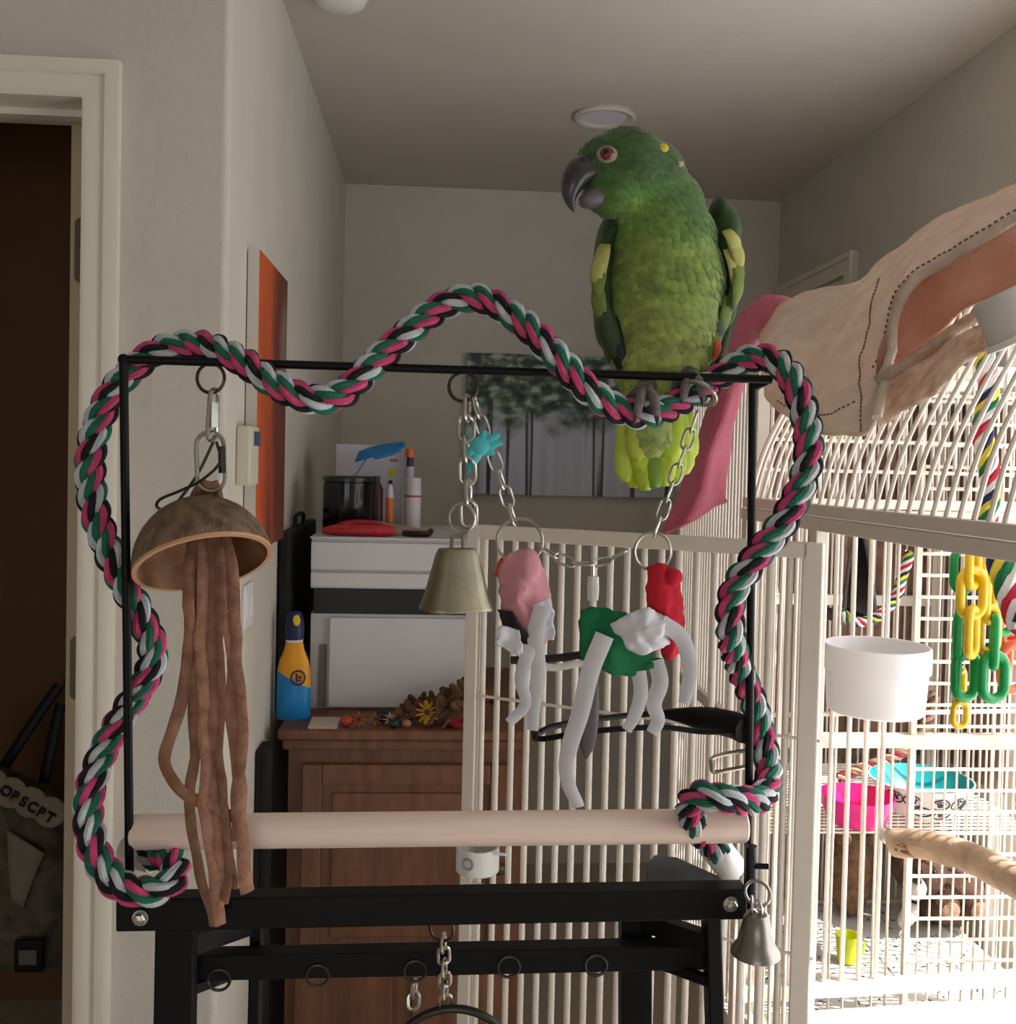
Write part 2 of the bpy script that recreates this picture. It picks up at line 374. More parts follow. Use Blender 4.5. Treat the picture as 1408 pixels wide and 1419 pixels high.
def ember(nt, b):
    L = nt.links.new; tc = N(nt, 'ShaderNodeTexCoord'); mp = N(nt, 'ShaderNodeMapping'); mp.inputs['Scale'].default_value = (1, 9, 2.2); L(tc.outputs['Object'], mp.inputs[0])
    n1 = N(nt, 'ShaderNodeTexNoise', Scale=1.0, Detail=4.0); L(mp.outputs[0], n1.inputs['Vector'])
    sp = N(nt, 'ShaderNodeSeparateXYZ'); L(tc.outputs['Object'], sp.inputs[0])
    ma = N(nt, 'ShaderNodeMapRange'); ma.inputs['From Min'].default_value = -0.24; ma.inputs['From Max'].default_value = 0.24; L(sp.outputs['Y'], ma.inputs['Value'])
    ad = N(nt, 'ShaderNodeMath'); ad.operation = 'MULTIPLY_ADD'; ad.inputs[1].default_value = 0.9; L(n1.outputs['Fac'], ad.inputs[0]); L(ma.outputs[0], ad.inputs[2])
    r = ramp(nt, [(0.3, (232, 120, 32)), (0.62, (206, 92, 34)), (0.9, (160, 68, 36)), (1.2, (104, 48, 34))]); L(ad.outputs[0], r.inputs[0])
    # grey-green patch
    v = N(nt, 'ShaderNodeVectorMath'); v.operation = 'DISTANCE'; mp3 = N(nt, 'ShaderNodeMapping'); mp3.inputs['Scale'].default_value = (0, 1.4, 1.0)
    L(tc.outputs['Object'], mp3.inputs[0]); L(mp3.outputs[0], v.inputs[0]); v.inputs[1].default_value = (0, 0.20, 0.40)
    r2 = ramp(nt, [(0.06, (255, 255, 255)), (0.12, (0, 0, 0))]); L(v.outputs['Value'], r2.inputs[0])
    mx = N(nt, 'ShaderNodeMix'); mx.data_type = 'RGBA'; L(r2.outputs[0], mx.inputs[0]); L(r.outputs[0], mx.inputs[6]); mx.inputs[7].default_value = (*lin((122, 104, 88)), 1)
    L(mx.outputs[2], b.inputs['Base Color'])
a = P(647, 490, YB); b_ = P(932, 690, YB)
t = thing('forest_painting', ((a.x + b_.x) / 2, YB, b_.z), 'unframed canvas painting of birch trunks in a dark forest on back wall', 'painting')
MB().lohi((a.x, YB - 0.034, b_.z), (b_.x, YB - 0.002, a.z)).build('canvas', canvas_mat('forest_print', forest), t, smooth=False, bevel=0.003)
yo0, yo1 = PX(357, 400, XL + 0.02).y, PX(396, 400, XL + 0.02).y
zt, zb = PX(357, 345, XL + 0.02).z, PX(385, 748, XL + 0.02).z
t = thing('orange_painting', (XL, (yo0 + yo1) / 2, zb), 'tall abstract orange and rust canvas with white edges on left wall', 'painting')
MB().lohi((XL + 0.0225, yo0, zb), (XL + 0.024, yo1, zt)).build('canvas', canvas_mat('ember_print', ember), t, smooth=False)
MB().lohi((XL + 0.002, yo0, zb), (XL + 0.0225, yo1, zt)).build('edge', M('white_canvas_edge', (206, 200, 190), 0.8), t, smooth=False)
y0 = PX(331, 630, XL).y; t = thing('thermostat', (XL, y0, PX(331, 672, XL).z), 'narrow off-white wall control with small blue screen beside orange canvas', 'thermostat')
zz = (PX(331, 672, XL).z, PX(331, 590, XL).z)
MB().lohi((XL, y0 - 0.03, zz[0]), (XL + 0.026, y0 + 0.05, zz[1])).build('housing', M('ivory_plastic', (206, 200, 180), 0.5), t, smooth=False, bevel=0.004)
MB().lohi((XL + 0.026, y0 - 0.0, zz[0] + 0.07), (XL + 0.029, y0 + 0.045, zz[0] + 0.095)).build('screen', M('blue_screen', (52, 84, 120), 0.3), t, smooth=False)
zz = (PX(342, 868, XL).z, PX(342, 808, XL).z); y0 = PX(338, 840, XL).y
t = thing('light_switch', (XL, y0, zz[0]), 'white light switch plate on left wall behind the leather strips', 'light switch')
MB().lohi((XL, y0 - 0.02, zz[0]), (XL + 0.006, y0 + 0.06, zz[1])).build('plate', cap_m, t, smooth=False, bevel=0.002)
MB().lohi((XL + 0.006, y0 + 0.012, zz[0] + 0.02), (XL + 0.012, y0 + 0.028, zz[1] - 0.02)).build('toggle', cap_m, t, smooth=False, bevel=0.001)

# ------------------------------------------------------------------ wooden cabinet
CY0 = 2.10
zT = P(500, 1013, CY0).z; cxl = max(XL + 0.004, P(384, 1013, CY0).x); cxr = P(742, 1013, CY0).x
WY0, WY1 = 2.28, 2.74
t = thing('wooden_cabinet', ((cxl + cxr) / 2, (CY0 + WY1) / 2, 0), 'brown oak cabinet with moulded top and panelled door against left wall', 'cabinet')
MB().lohi((cxl, CY0, zT - 0.02), (cxr, WY1 + 0.02, zT)).build('top', oak_m, t, smooth=False, bevel=0.004)
MB().lohi((cxl + 0.008, CY0 + 0.012, zT - 0.045), (cxr - 0.008, WY1 + 0.01, zT - 0.02)).build('cornice', oak_m, t, smooth=False, bevel=0.006)
bx0, bx1, by = cxl + 0.02, cxr - 0.02, CY0 + 0.03
MB().lohi((bx0, by, 0.09), (bx1, WY1, zT - 0.045)).build('body', oak_m, t, smooth=False)
MB().lohi((bx0 + 0.005, by + 0.006, 0), (bx1 - 0.005, WY1, 0.09)).build('plinth', oakd_m, t, smooth=False)
zd0, zd1 = 0.40, zT - 0.075
for q in (0,):
    xa = bx0 + 0.03; xb = bx1 - 0.03
    d = MB().lohi((xa, by - 0.006, zd0), (xb, by, zd1)).build('door', oak_m, t, smooth=False)
    m = MB(); sw = 0.042
    m.lohi((xa, by - 0.018, zd0), (xa + sw, by - 0.006, zd1)).lohi((xb - sw, by - 0.018, zd0), (xb, by - 0.006, zd1)).lohi((xa + sw, by - 0.018, zd1 - sw), (xb - sw, by - 0.006, zd1)).lohi((xa + sw, by - 0.018, zd0), (xb - sw, by - 0.006, zd0 + sw))
    m.build('frame', oak_m, d, smooth=False, bevel=0.003)
    MB().lohi((xa + sw + 0.02, by - 0.012, zd0 + sw + 0.02), (xb - sw - 0.02, by - 0.006, zd1 - sw - 0.02)).build('raised_panel', oak_m, d, smooth=False, bevel=0.005)
    MB().ball((xb - 0.02 if q == 0 else xa + 0.02, by - 0.032, (zd0 + zd1) / 2), 0.014).build('knob', bronze_m, d)
for q in (0, 1):
    xa = bx0 + 0.02 + q * (bx1 - bx0) / 2; xb = bx0 - 0.02 + (q + 1) * (bx1 - bx0) / 2
    d = MB().lohi((xa, by - 0.014, 0.12), (xb, by, zd0 - 0.02)).build('drawer', oak_m, t, smooth=False, bevel=0.004)
    MB().ball(((xa + xb) / 2, by - 0.026, 0.2), 0.013).build('knob', bronze_m, d)

# ------------------------------------------------------------------ white cabinet on it, and what stands on that
wl, wr = P(430, 850, WY0).x, P(664, 850, WY0).x
def wz(py): return P(520, py, WY0).z
t = thing('white_shelf_unit', ((wl + wr) / 2, (WY0 + WY1) / 2, zT), 'white laminate unit with two slim drawers and a black slot on the oak cabinet', 'cabinet')
ztop = wz(745)
MB().lohi((wl, WY0 + 0.004, wz(816)), (wr, WY1, ztop - 0.002)).build('carcass', white_m, t, smooth=False)
MB().lohi((wl - 0.003, WY0 - 0.004, ztop - 0.004), (wr + 0.003, WY1, ztop)).build('top', white_m, t, smooth=False, bevel=0.001)
for (a, b_) in ((752, 790), (794, 814)): MB().lohi((wl, WY0 - 0.006, wz(b_)), (wr, WY0 + 0.004, wz(a))).build('drawer', white_m, t, smooth=False, bevel=0.0015)
MB().lohi((wl + 0.006, WY0 + 0.01, wz(852)), (wr - 0.004, WY1, wz(816))).build('slot', blk_gap, t, smooth=False)
MB().lohi((wl, WY0 + 0.012, zT), (wr, WY1, wz(852))).build('lower_body', white_m, t, smooth=False)
xs = P(456, 900, WY0).x
MB().lohi((xs, WY0 - 0.004, zT + 0.006), (wr, WY0 + 0.012, wz(856))).build('door', white_m, t, smooth=False, bevel=0.002)
MB().lohi((wl + 0.02, WY0 + 0.009, max(wz(990), zT + .004)), (xs - 0.006, WY0 + 0.013, wz(895))).build('side_slot', M('grey_recess', (128, 122, 118), 0.7), t, smooth=False)
def onw(px, Y): return P(px, 742, Y).x
def wp(px, py, Y): return P(px, py, Y)
WM = lambda c, r=0.5, **k: M('col_%d_%d_%d' % c, c, r, **k)
Yq = 2.46
c = P(482, 722, Yq); c.z = ztop
t = thing('black_jar', c, 'glossy black cylindrical jar on the white unit', 'jar')
MB().lathe([(0.0, 0), (0.058, 0), (0.06, 0.004), (0.06, 0.118), (0.056, 0.12), (0.056, 0.122)], c, n=36).build('body', M('gloss_black', (18, 20, 22), 0.16), t)
MB().lathe([(0.0, 0.122), (0.062, 0.122), (0.062, 0.13), (0.058, 0.134), (0, 0.134)], c, n=36).build('lid', M('gloss_black_lid', (26, 26, 30), 0.3), t)
Yq = 2.62
a = P(466, 615, Yq); b_ = P(556, 720, Yq)
t = thing('white_carton', ((a.x + b_.x) / 2, Yq + 0.04, ztop), 'tall white printed carton standing behind the black jar', 'box')
MB().lohi((a.x, Yq, ztop), (b_.x, Yq + 0.08, a.z)).build('body', M('white_card', (196, 192, 200), 0.6), t, smooth=False, bevel=0.001)
q = P(544, 655, Yq); MB().lohi((q.x - 0.010, Yq - 0.0012, q.z - 0.01), (q.x + 0.010, Yq, q.z + 0.01)).build('yellow_label', M('label_yellow', (214, 190, 70), 0.6), t, smooth=False)
q = P(541, 672, Yq); MB().lohi((q.x - 0.005, Yq - 0.0012, q.z - 0.016), (q.x + 0.005, Yq, q.z + 0.012)).build('dark_label', M('label_navy', (44, 40, 70), 0.6), t, smooth=False)
q = P(546, 638, Yq); MB().lohi((q.x - 0.010, Yq - 0.0012, q.z - 0.004), (q.x + 0.010, Yq, q.z + 0.004)).build('red_label', M('label_red', (186, 96, 96), 0.6), t, smooth=False)
Yq = 2.56
G = net([[(492, 640, 2.56), (520, 632, 2.55), (548, 626, 2.55), (562, 618, 2.56)], [(500, 625, 2.58), (520, 618, 2.58), (545, 614, 2.58), (558, 612, 2.58)], [(520, 636, 2.54), (530, 634, 2.54), (545, 630, 2.54), (556, 624, 2.55)]], 4, 4)
t = thing('blue_plastic_wrap', P(528, 626, 2.56), 'crumpled bright blue plastic sleeve lying over the white carton top', 'plastic wrap')
MB().grid(G).build('sleeve', M('blue_film', (30, 120, 186), 0.3), t, solid=0.003)
MB().tube(spline([P(508, 636, 2.53), P(497, 652, 2.525), P(488, 668, 2.52), P(494, 690, 2.50), P(500, 705, 2.5)], 5), [0.004] * 21, 8, flat=0.4).build('tail', MATS['blue_film'], t)
def bottle(name, px, py, Y, r, parts, label, cat, grp=None):
    c = P(px, py, Y); t = thing(name, (c.x, Y, ztop), label, cat, grp); z = ztop
    for (nm, prof, col) in parts:
        MB().lathe([(a, z + h) for a, h in prof], (c.x, Y, 0), n=24).build(nm, M('%s_%s' % (name, nm), col, 0.4), t)
    return t
hb = P(566, 622, 2.6).z - ztop
bottle('marker_bottle', 567, 700, 2.60, 0.02, [('barrel', [(0, 0), (0.012, 0), (0.012, hb - 0.05), (0.009, hb - 0.045)], (178, 176, 190)), ('collar', [(0.0085, hb - 0.05), (0.0085, hb - 0.02)], (40, 34, 70)), ('cap', [(0.012, hb - 0.022), (0.012, hb - 0.004), (0.010, hb), (0, hb)], (212, 112, 54))], 'slim white marker bottle with orange cap behind the lotion tube', 'bottle')
hb = P(570, 662, 2.52).z - ztop
bottle('lotion_tube', 572, 700, 2.52, 0.02, [('body', [(0, 0), (0.020, 0), (0.0205, 0.01), (0.0205, hb - 0.03)], (206, 200, 204)), ('red_stripe', [(0.0209, hb - 0.048), (0.0209, hb - 0.043)], (176, 70, 86)), ('cap', [(0.0205, hb - 0.03), (0.0195, hb - 0.003), (0.018, hb), (0, hb)], (196, 192, 196))], 'stout white lotion tube with thin red stripe', 'tube')
hb = P(541, 690, 2.45).z - ztop
bottle('orange_marker', 540, 718, 2.45, 0.02, [('barrel', [(0, 0), (0.009, 0), (0.010, hb)], (214, 110, 36)), ('grip', [(0.010, hb), (0.006, hb + 0.03), (0, hb + 0.035)], (196, 190, 202))], 'short orange marker standing before the white carton', 'marker')
hb = P(515, 660, 2.47).z - ztop
bottle('maroon_bottle', 520, 718, 2.50, 0.02, [('body', [(0, 0), (0.017, 0), (0.018, 0.02), (0.018, hb - 0.03), (0.009, hb - 0.012)], (70, 26, 34)), ('cap', [(0.010, hb - 0.012), (0.010, hb), (0, hb)], (22, 20, 34))], 'small dark maroon bottle beside the black jar', 'bottle')
# red tray, tan pouch, dark glasses case
t = thing('red_tool_case', (P(498, 742, 2.32).x, 2.33, ztop), 'flat red plastic handle lying at the front of the white unit', 'tool')
xa, xb = P(447, 735, 2.31).x, P(546, 735, 2.31).x
MB().tube([(xa, 2.325, ztop + 0.011), (xa + 0.02, 2.315, ztop + 0.013), (xb - 0.02, 2.312, ztop + 0.014), (xb, 2.318, ztop + 0.012)], [0.007, 0.011, 0.014, 0.010], 12).build('handle', M('red_plastic', (188, 38, 50), 0.4), t)
MB().tube(spline([(xa + 0.02, 2.33, ztop + 0.012), (xa + 0.05, 2.38, ztop + 0.022), (xa + 0.10, 2.37, ztop + 0.024), (xb - 0.01, 2.33, ztop + 0.013)], 5), 0.010, 10).build('back_arm', MATS['red_plastic'], t)
t = thing('beige_pouch', (P(550, 730, 2.38).x, 2.38, ztop), 'flattened beige fabric pouch behind the red handle', 'pouch')
G = [[Vector((P(515, 735, 2.38).x + u * 0.115, 2.36 + v * 0.10, ztop + 0.002 + 0.028 * math.sin(math.pi * min(1, v * 1.1)) * (1 - u * 0.75) ** 0.8)) for v in [k / 10 for k in range(11)]] for u in [k / 14 for k in range(15)]]
MB().grid(G).build('fabric', M('beige_cloth', (160, 142, 122), 0.9, bump=0.4, bs=120), t, solid=0.003)
t = thing('dark_sunglasses', (P(578, 742, 2.31).x, 2.31, ztop), 'folded dark maroon sunglasses at the front edge of the white unit', 'glasses')
q = [P(560, 740, 2.33), P(570, 744, 2.315), P(583, 745, 2.31), P(593, 740, 2.315), P(597, 736, 2.33)]
for k in q: k.z = max(k.z, ztop + 0.008)
MB().tube(spline(q, 5), 0.0075, 8, flat=1.0).build('frame', M('maroon_frame', (44, 18, 22), 0.3), t)
MB().tube(spline([q[0], q[0] + Vector((0.02, 0.06, -0.002)), q[0] + Vector((0.05, 0.1, -0.004))], 5), 0.0022, 6).build('temple', MATS['maroon_frame'], t)

# spray bottle on the oak cabinet
Yq = 2.2; c = P(406, 1010, Yq); c.z = zT; s = pix(Yq)
t = thing('sun_lotion_bottle', c, 'yellow and blue bottle with navy cap at the left end of the oak cabinet', 'bottle')
def flatlathe(prof, n=32, k=0.55):
    mb = MB().lathe(prof, (0, 0, 0), n=n)
    for v in mb.v: v.y *= k; v += c
    return mb
hy = P(406, 940, Yq).z - zT; hn = P(406, 888, Yq).z - zT; ht = P(406, 846, Yq).z - zT
blue = M('sky_blue_plastic', (24, 136, 206), 0.35); yel = M('amber_yellow_plastic', (240, 168, 28), 0.35); navy = M('navy_plastic', (24, 28, 86), 0.4)
mb = flatlathe([(0, 0), (0.034, 0), (0.037, 0.004), (0.037, hy * 0.6), (0.0365, hy)])
for v in mb.v:
    if v.z - zT > hy * 0.62: v.z += (v.x - c.x) * -0.55
mb.build('lower_body', blue, t)
mb = flatlathe([(0.0365, hy), (0.036, hy + 0.015), (0.031, hy + 0.04), (0.022, hn - 0.02), (0.0175, hn), (0, hn)])
for v in mb.v:
    if v.z - zT < hy + 0.001: v.z += (v.x - c.x) * -0.55
up_ = mb.build('upper_body', yel, t)
MB().lathe([(0.0185, hn - 0.001), (0.0185, hn + 0.004), (0, hn + 0.004)], c, n=24).build('neck_ring', cap_m, t)
MB().lathe([(0.019, hn + 0.004), (0.0205, hn + 0.02), (0.0195, ht - 0.022), (0.015, ht - 0.004), (0.0, ht)], c, n=24).build('cap', navy, t)
MB().ball(P(411, 860, Yq - 0.018), (0.008, 0.004, 0.012)).build('nozzle', M('lemon_plastic', (226, 204, 40), 0.4), t)
ce = c + Vector((0.012, -0.0218, hy + 0.006))
e = MB().tube(ring(ce, (0.25, -1, 0.05), 0.015, 24), 0.0018, 6, closed=True).build('emblem_ring', navy, t)
MB().box(ce + Vector((-0.003, -0.001, 0)), (0.004, 0.002, 0.018)).box(ce + Vector((0.004, 0.0005, 0.001)), (0.007, 0.002, 0.005)).box(ce + Vector((0.003, 0.0005, -0.006)), (0.006, 0.002, 0.004)).build('emblem_figure', navy, t, smooth=False)

t = thing('gap_shade_slab', (XL + .018, 2.48, zT), 'tall flat black slab added for the shade between the left wall and the white unit', 'case')  # black slab stands in for the shaded gap beside the white unit
MB().lohi((XL + .004, 2.25, zT), (XL + .026, 2.74, zT + .40)).build('case_body', M('gap_shade_black', (16, 15, 17), .8, bump=.3, bs=200), t, smooth=False, bevel=.004)  # body of the slab that stands in for the shaded gap
MB().tube(spline([(XL + .015, 2.42, zT + .40), (XL + .015, 2.43, zT + .425), (XL + .015, 2.55, zT + .425), (XL + .015, 2.56, zT + .40)], 5), .005, 8).build('handle', MATS['gap_shade_black'], t)  # handle made up along with the shade slab
t = thing('gap_shade_board', (XL + .01, 2.06, 0), 'black board added on the floor for the shade between the left wall and the oak cabinet', 'shade board')  # black leaves stand in for the deep shade beside the oak cabinet
for k in range(2): MB().lohi((XL + .002 + k * .011, 2.015, 0), (XL + .012 + k * .011, 2.094, zT - .02)).build('leaf', MATS['gap_shade_black'], t, smooth=False, bevel=.001)
# dried posy and trinkets in front of the white unit
twigm = M('dry_twig', (92, 62, 40), 0.9, var=0.2, vs=40); goldm = M('dried_gold_petals', (186, 138, 44), 0.9, var=0.2, vs=60)
def zc(x, Y): return zT
for i, (px, py, Y, L) in enumerate([(625, 985, 2.17, .10), (600, 990, 2.16, .11), (640, 975, 2.2, .12), (585, 995, 2.15, .10), (615, 975, 2.21, .12), (655, 990, 2.17, .10), (570, 998, 2.15, .08), (632, 960, 2.23, .12), (610, 965, 2.18, .10), (645, 965, 2.15, .11), (596, 980, 2.19, .10), (622, 970, 2.13, .09), (580, 988, 2.2, .09), (640, 985, 2.12, .08)]):
    c = P(px, py, Y); rnd = random.Random(i)
    a = c + Vector((-L / 2, rnd.uniform(-.01, .01), 0)); b_ = c + Vector((L / 2, rnd.uniform(-.02, .01), rnd.uniform(.012, .03)))
    a.z = zT + 0.004; b_.z = max(b_.z, zT + 0.01)
    t = thing('dried_twig', a, 'thin curled dried brown twig in the posy on the oak cabinet', 'twig', 'dried twigs heaped on the oak cabinet')
    MB().tube(spline([a, a.lerp(b_, .5) + Vector((0, 0, .014)), b_], 5), [0.0035 - 0.0002 * k for k in range(11)], 6).build('stem', twigm, t)
    for k in range(5):
        u = 0.25 + 0.16 * k; o = a.lerp(b_, u) + Vector((0, 0, 0.014 * math.sin(math.pi * u))); d = Vector((rnd.uniform(-1, 1), rnd.uniform(-.6, .2), rnd.uniform(.1, 1))).normalized() * 0.02
        MB().ball(o + d / 2, (0.004, 0.009, 0.017), 8, 6, d.to_track_quat('Z', 'Y').to_matrix()).build('dry_leaf', twigm, t)
def flower(name, px, py, Y, r, mat, label, cat, n=9):
    c = P(px, py, Y); c.z = max(c.z, zT + r * 0.9); t = thing(name, (c.x, c.y, zT), label, cat)
    MB().tube([(c.x, c.y + 0.004, zT), (c.x, c.y + 0.003, c.z)], 0.003, 6).build('stem', twigm, t)
    MB().ball(c, r * 0.35, 12, 8).build('centre', twigm, t)
    for k in range(n):
        a = 2 * math.pi * k / n; d = Vector((math.cos(a), -0.35, math.sin(a))).normalized()
        MB().ball(c + d * r * 0.6, (r * 0.25, r * 0.1, r * 0.5), 10, 6, d.to_track_quat('Z', 'Y').to_matrix()).build('petal', mat, t)
flower('dried_flower', 592, 986, 2.14, 0.026, goldm, 'large golden dried flower in the posy on the oak cabinet', 'flower', 11)
flower('dried_flower', 497, 1003, 2.14, 0.017, M('rust_petals', (170, 84, 52), 0.9, var=0.2, vs=60), 'small rust red dried flower on the oak cabinet', 'flower', 8)
flower('dried_flower', 520, 1001, 2.15, 0.015, M('tan_petals', (140, 96, 66), 0.9, var=0.2, vs=60), 'small tan dried flower on the oak cabinet', 'flower', 8)
flower('dried_flower', 540, 997, 2.15, 0.014, M('cream_petals', (186, 170, 150), 0.9), 'cream white dried flower on the oak cabinet', 'flower', 8)
def pebble(px, Y, r, col, label, nm='bead', cat='bead'):
    c = P(px, 1005, Y); t = tag(MB().ball((c.x, Y, zT + r * 0.8), (r, r * 0.9, r * 0.8), 14, 10).build(nm, M('%s_%d' % (nm, px), col, 0.5), None), label, cat); return t
pebble(530, 2.18, 0.016, (30, 34, 32), 'round blackish bead behind the cream dried flower')
pebble(546, 2.125, 0.012, (28, 46, 44), 'dark green bead before the cream dried flower')
pebble(480, 2.14, 0.014, (176, 60, 48), 'red bead left of the rust dried flower')
pebble(563, 2.13, 0.011, (146, 110, 84), 'tan bead beside the golden dried flower')
c = P(634, 1004, 2.13); t = thing('red_dish', (c.x, 2.14, zT), 'small red dish on the oak cabinet under the dried twigs', 'dish')
MB().lathe([(0, 0), (0.018, 0), (0.026, 0.012), (0.024, 0.013), (0.016, 0.004), (0, 0.004)], t.location, n=24).build('bowl', M('red_glaze', (170, 42, 52), 0.3), t)
MB().lathe([(0, -0.0), (0.02, 0), (0.02, 0.002), (0, 0.002)], t.location, n=20).build('foot', oakd_m, t)
c = P(448, 1012, 2.13); t = tag(MB().lohi((c.x - .03, 2.115, zT), (c.x + .03, 2.19, zT + .006)).build('notepad', M('paper', (190, 176, 160), 0.8), smooth=False), 'thin cream notepad lying at the front of the oak cabinet', 'notepad')

# ------------------------------------------------------------------ tote bag in the dark closet
YT = 2.30
t = thing('tote_bag', (P(20, 1300, YT).x, YT, 0), 'patterned tote bag with black straps hanging in the dark closet', 'bag')
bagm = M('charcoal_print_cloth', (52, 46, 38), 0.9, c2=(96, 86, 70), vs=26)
whm = M('shaded_white_print', (118, 110, 92), 0.9, var=0.1, vs=30)  # white print, its colour lowered to carry the closet's shade
G = net([[(-60, 1040, YT), (0, 1062, YT - .02), (60, 1085, YT - .02), (110, 1110, YT)], [(-60, 1150, YT - .05), (0, 1160, YT - .08), (60, 1180, YT - .08), (110, 1200, YT - .03)], [(-60, 1330, YT - .05), (0, 1340, YT - .08), (55, 1345, YT - .08), (100, 1350, YT - .03)]], 6, 6, .006, 14)
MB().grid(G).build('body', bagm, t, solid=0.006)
MB().lohi((G[0][0].x, YT + .01, G[-1][0].z), (G[0][-1].x, YT + .05, G[0][-1].z)).build('back_panel', bagm, t, smooth=False)
for l in ([(2, 1068, YT - .01), (40, 1010, YT), (82, 950, YT + .02)], [(60, 1085, YT - .01), (72, 1030, YT), (84, 975, YT + .02)]):
    MB().tube(pxspline(l, 4), 0.012, 8, flat=0.3, ref=(0, 1, 0)).build('strap', black_m, t)
MB().tube([P(95, 930, YT + .03), P(88, 962, YT + .02)], 0.006, 8).build('hook', darksteel_m, t)
for i in range(4):   # scalloped white band
    q = P(-12 + i * 27, 1085 + i * 13.5, YT - .10)
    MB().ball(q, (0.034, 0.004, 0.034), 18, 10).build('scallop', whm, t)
for i, ch in enumerate('OBSCPT'):
    q = P(8 + i * 12.2, 1097 + i * 7.3, YT - .106)
    cu = bpy.data.curves.new('letter', 'FONT'); cu.body = ch; cu.size = 0.030; cu.extrude = 0.001; cu.offset = 0.0012; cu.align_x = 'CENTER'; cu.align_y = 'CENTER'
    ob = bpy.data.objects.new('letter', cu); COL.objects.link(ob); dg = bpy.context.evaluated_depsgraph_get(); me = bpy.data.meshes.new_from_object(ob.evaluated_get(dg)); bpy.data.objects.remove(ob)
    o2 = bpy.data.objects.new('letter', me); COL.objects.link(o2); o2.parent = t; o2.location = q - Vector(t.location); o2.rotation_euler = (math.pi / 2, math.radians(30), 0); me.materials.clear(); me.materials.append(black_m)
G = net([[(10, 1150, YT - .105), (62, 1183, YT - .105)], [(12, 1200, YT - .105), (48, 1215, YT - .105)], [(15, 1245, YT - .105), (32, 1258, YT - .105)]], 4, 4)
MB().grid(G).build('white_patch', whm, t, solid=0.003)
q0, q1 = P(22, 1300, YT - .10), P(62, 1345, YT - .10)
MB().lohi((q0.x, YT - .112, q1.z), (q1.x, YT - .10, q0.z)).build('badge', black_m, t, smooth=False, bevel=.006)
MB().lohi((q0.x + .012, YT - .115, q1.z + .02), (q1.x - .012, YT - .111, q0.z - .02)).build('badge_patch', M('grey_badge', (92, 86, 76), .8), t, smooth=False)

# ------------------------------------------------------------------ parrot play stand
YS = 1.0
stand = thing('play_stand', (0, YS + .06, 0), 'black metal parrot play stand with wooden perch dowel', 'bird stand')
lt, rtp = P(171, 498, YS), P(1069, 526, YS)
lb, rb_ = P(180, 1262, YS), P(1036, 1250, YS + .015)
MB().tube([lt, rtp], 0.0042, 10).build('top_rail', black_m, stand)
MB().tube([lt + Vector((0, 0, .003)), P(176, 880, YS), lb], 0.0042, 10).build('upright', black_m, stand)
rt0 = P(1043, 534, YS + .03)
MB().tube([rt0, P(1040, 880, YS + .022), rb_], 0.0042, 10).build('upright', black_m, stand)
MB().add([rtp + Vector((.001, 0, .003)), rtp + Vector((.001, 0, -.003)), rt0 + Vector((-.004, 0, -.006)), rt0 + Vector((-.004, 0, .004)), rt0 + Vector((.004, .004, .004)), rt0 + Vector((.004, .004, -.006))],
         [(0, 1, 2, 3), (0, 3, 4), (1, 5, 2), (2, 5, 4, 3), (0, 4, 5, 1)]).build('corner_bracket', black_m, stand, smooth=False)
MB().ball(lt, .0055, 10, 8).build('corner_cap', black_m, stand)
pa, pb = P(183, 1153, YS + .012), P(1033, 1144, YS + .012)
MB().tube([pa, pa.lerp(pb, .003), pa.lerp(pb, .33), pa.lerp(pb, .66), pa.lerp(pb, .997), pb], [.0155, .0172, .0172, .0172, .0172, .0155], 28).build('perch', dowel_m, stand)
ba, bb = P(166, 1262, YS + .0), P(1031, 1246, YS + .0)
MB().bar(ba, bb, .026, .031).build('crossbar', black_m, stand, smooth=False, bevel=.002)
for px, py in ((195, 1271), (1012, 1252)):
    q = P(px, py, YS - .0135)
    b1 = MB().lathe([(0, 0), (.0068, 0), (.0078, .001), (.0078, .002), (0, .002)], q, (0, -1, 0), 20).build('washer', steel_m, stand)
    MB().lathe([(.0062, .002), (.0062, .006), (.005, .0075), (0, .008)], q, (0, -1, 0), 6).build('bolt', steel_m, b1, smooth=False)
q = P(1042, 1200, YS - .006)
MB().tube([P(1041, 1172, YS - .003), P(1041, 1262, YS - .003)], .0062, 10).build('clamp_post', M('gunmetal', (52, 50, 54), .35, .7), stand)
MB().tube([q, q + Vector((.016, -.004, .001))], .003, 8).build('wing_screw', black_m, stand)
# lower ladder frame
Y2 = 1.055
c0, c1 = P(246, 1336, Y2), P(992, 1320, Y2)
MB().bar(c0, c1, .024, .026).build('lower_bar', black_m, stand, smooth=False, bevel=.002)
legs = [(246, 243, Y2 - .03, .038), (985, 990, Y2 - .03, .016), (357, 353, Y2 + .03, .012), (880, 880, Y2 + .03, .034)]
for (x0, x1, Y, wdt) in legs:
    a = P(x0, 1262, Y); b_ = P(x1, 1419, Y); d = (b_ - a); b_ = a + d * (a.z - .03) / -d.z
    a.z = ba.z - (.012 if Y < 1.05 else .045)
    MB().bar(a, b_, wdt, .024, (0, 1, 0)).build('leg', black_m, stand, smooth=False, bevel=.002)
for l, r_ in ((0, 2), (3, 1)):
    a = P(legs[l][0], 1336 if l == 0 else 1322, legs[l][2]); b_ = P(legs[r_][0], 1336 if l == 0 else 1322, legs[r_][2]); b_.z = a.z = min(a.z, b_.z)
    MB().bar(a, b_, .008, .010).build('side_rail', black_m, stand, smooth=False)
    a2 = Vector((a.x, a.y, ba.z - .05)); b2 = Vector((b_.x, b_.y, ba.z - .05))
    MB().bar(a2, b2, .014, .02).build('top_side_rail', black_m, stand, smooth=False)
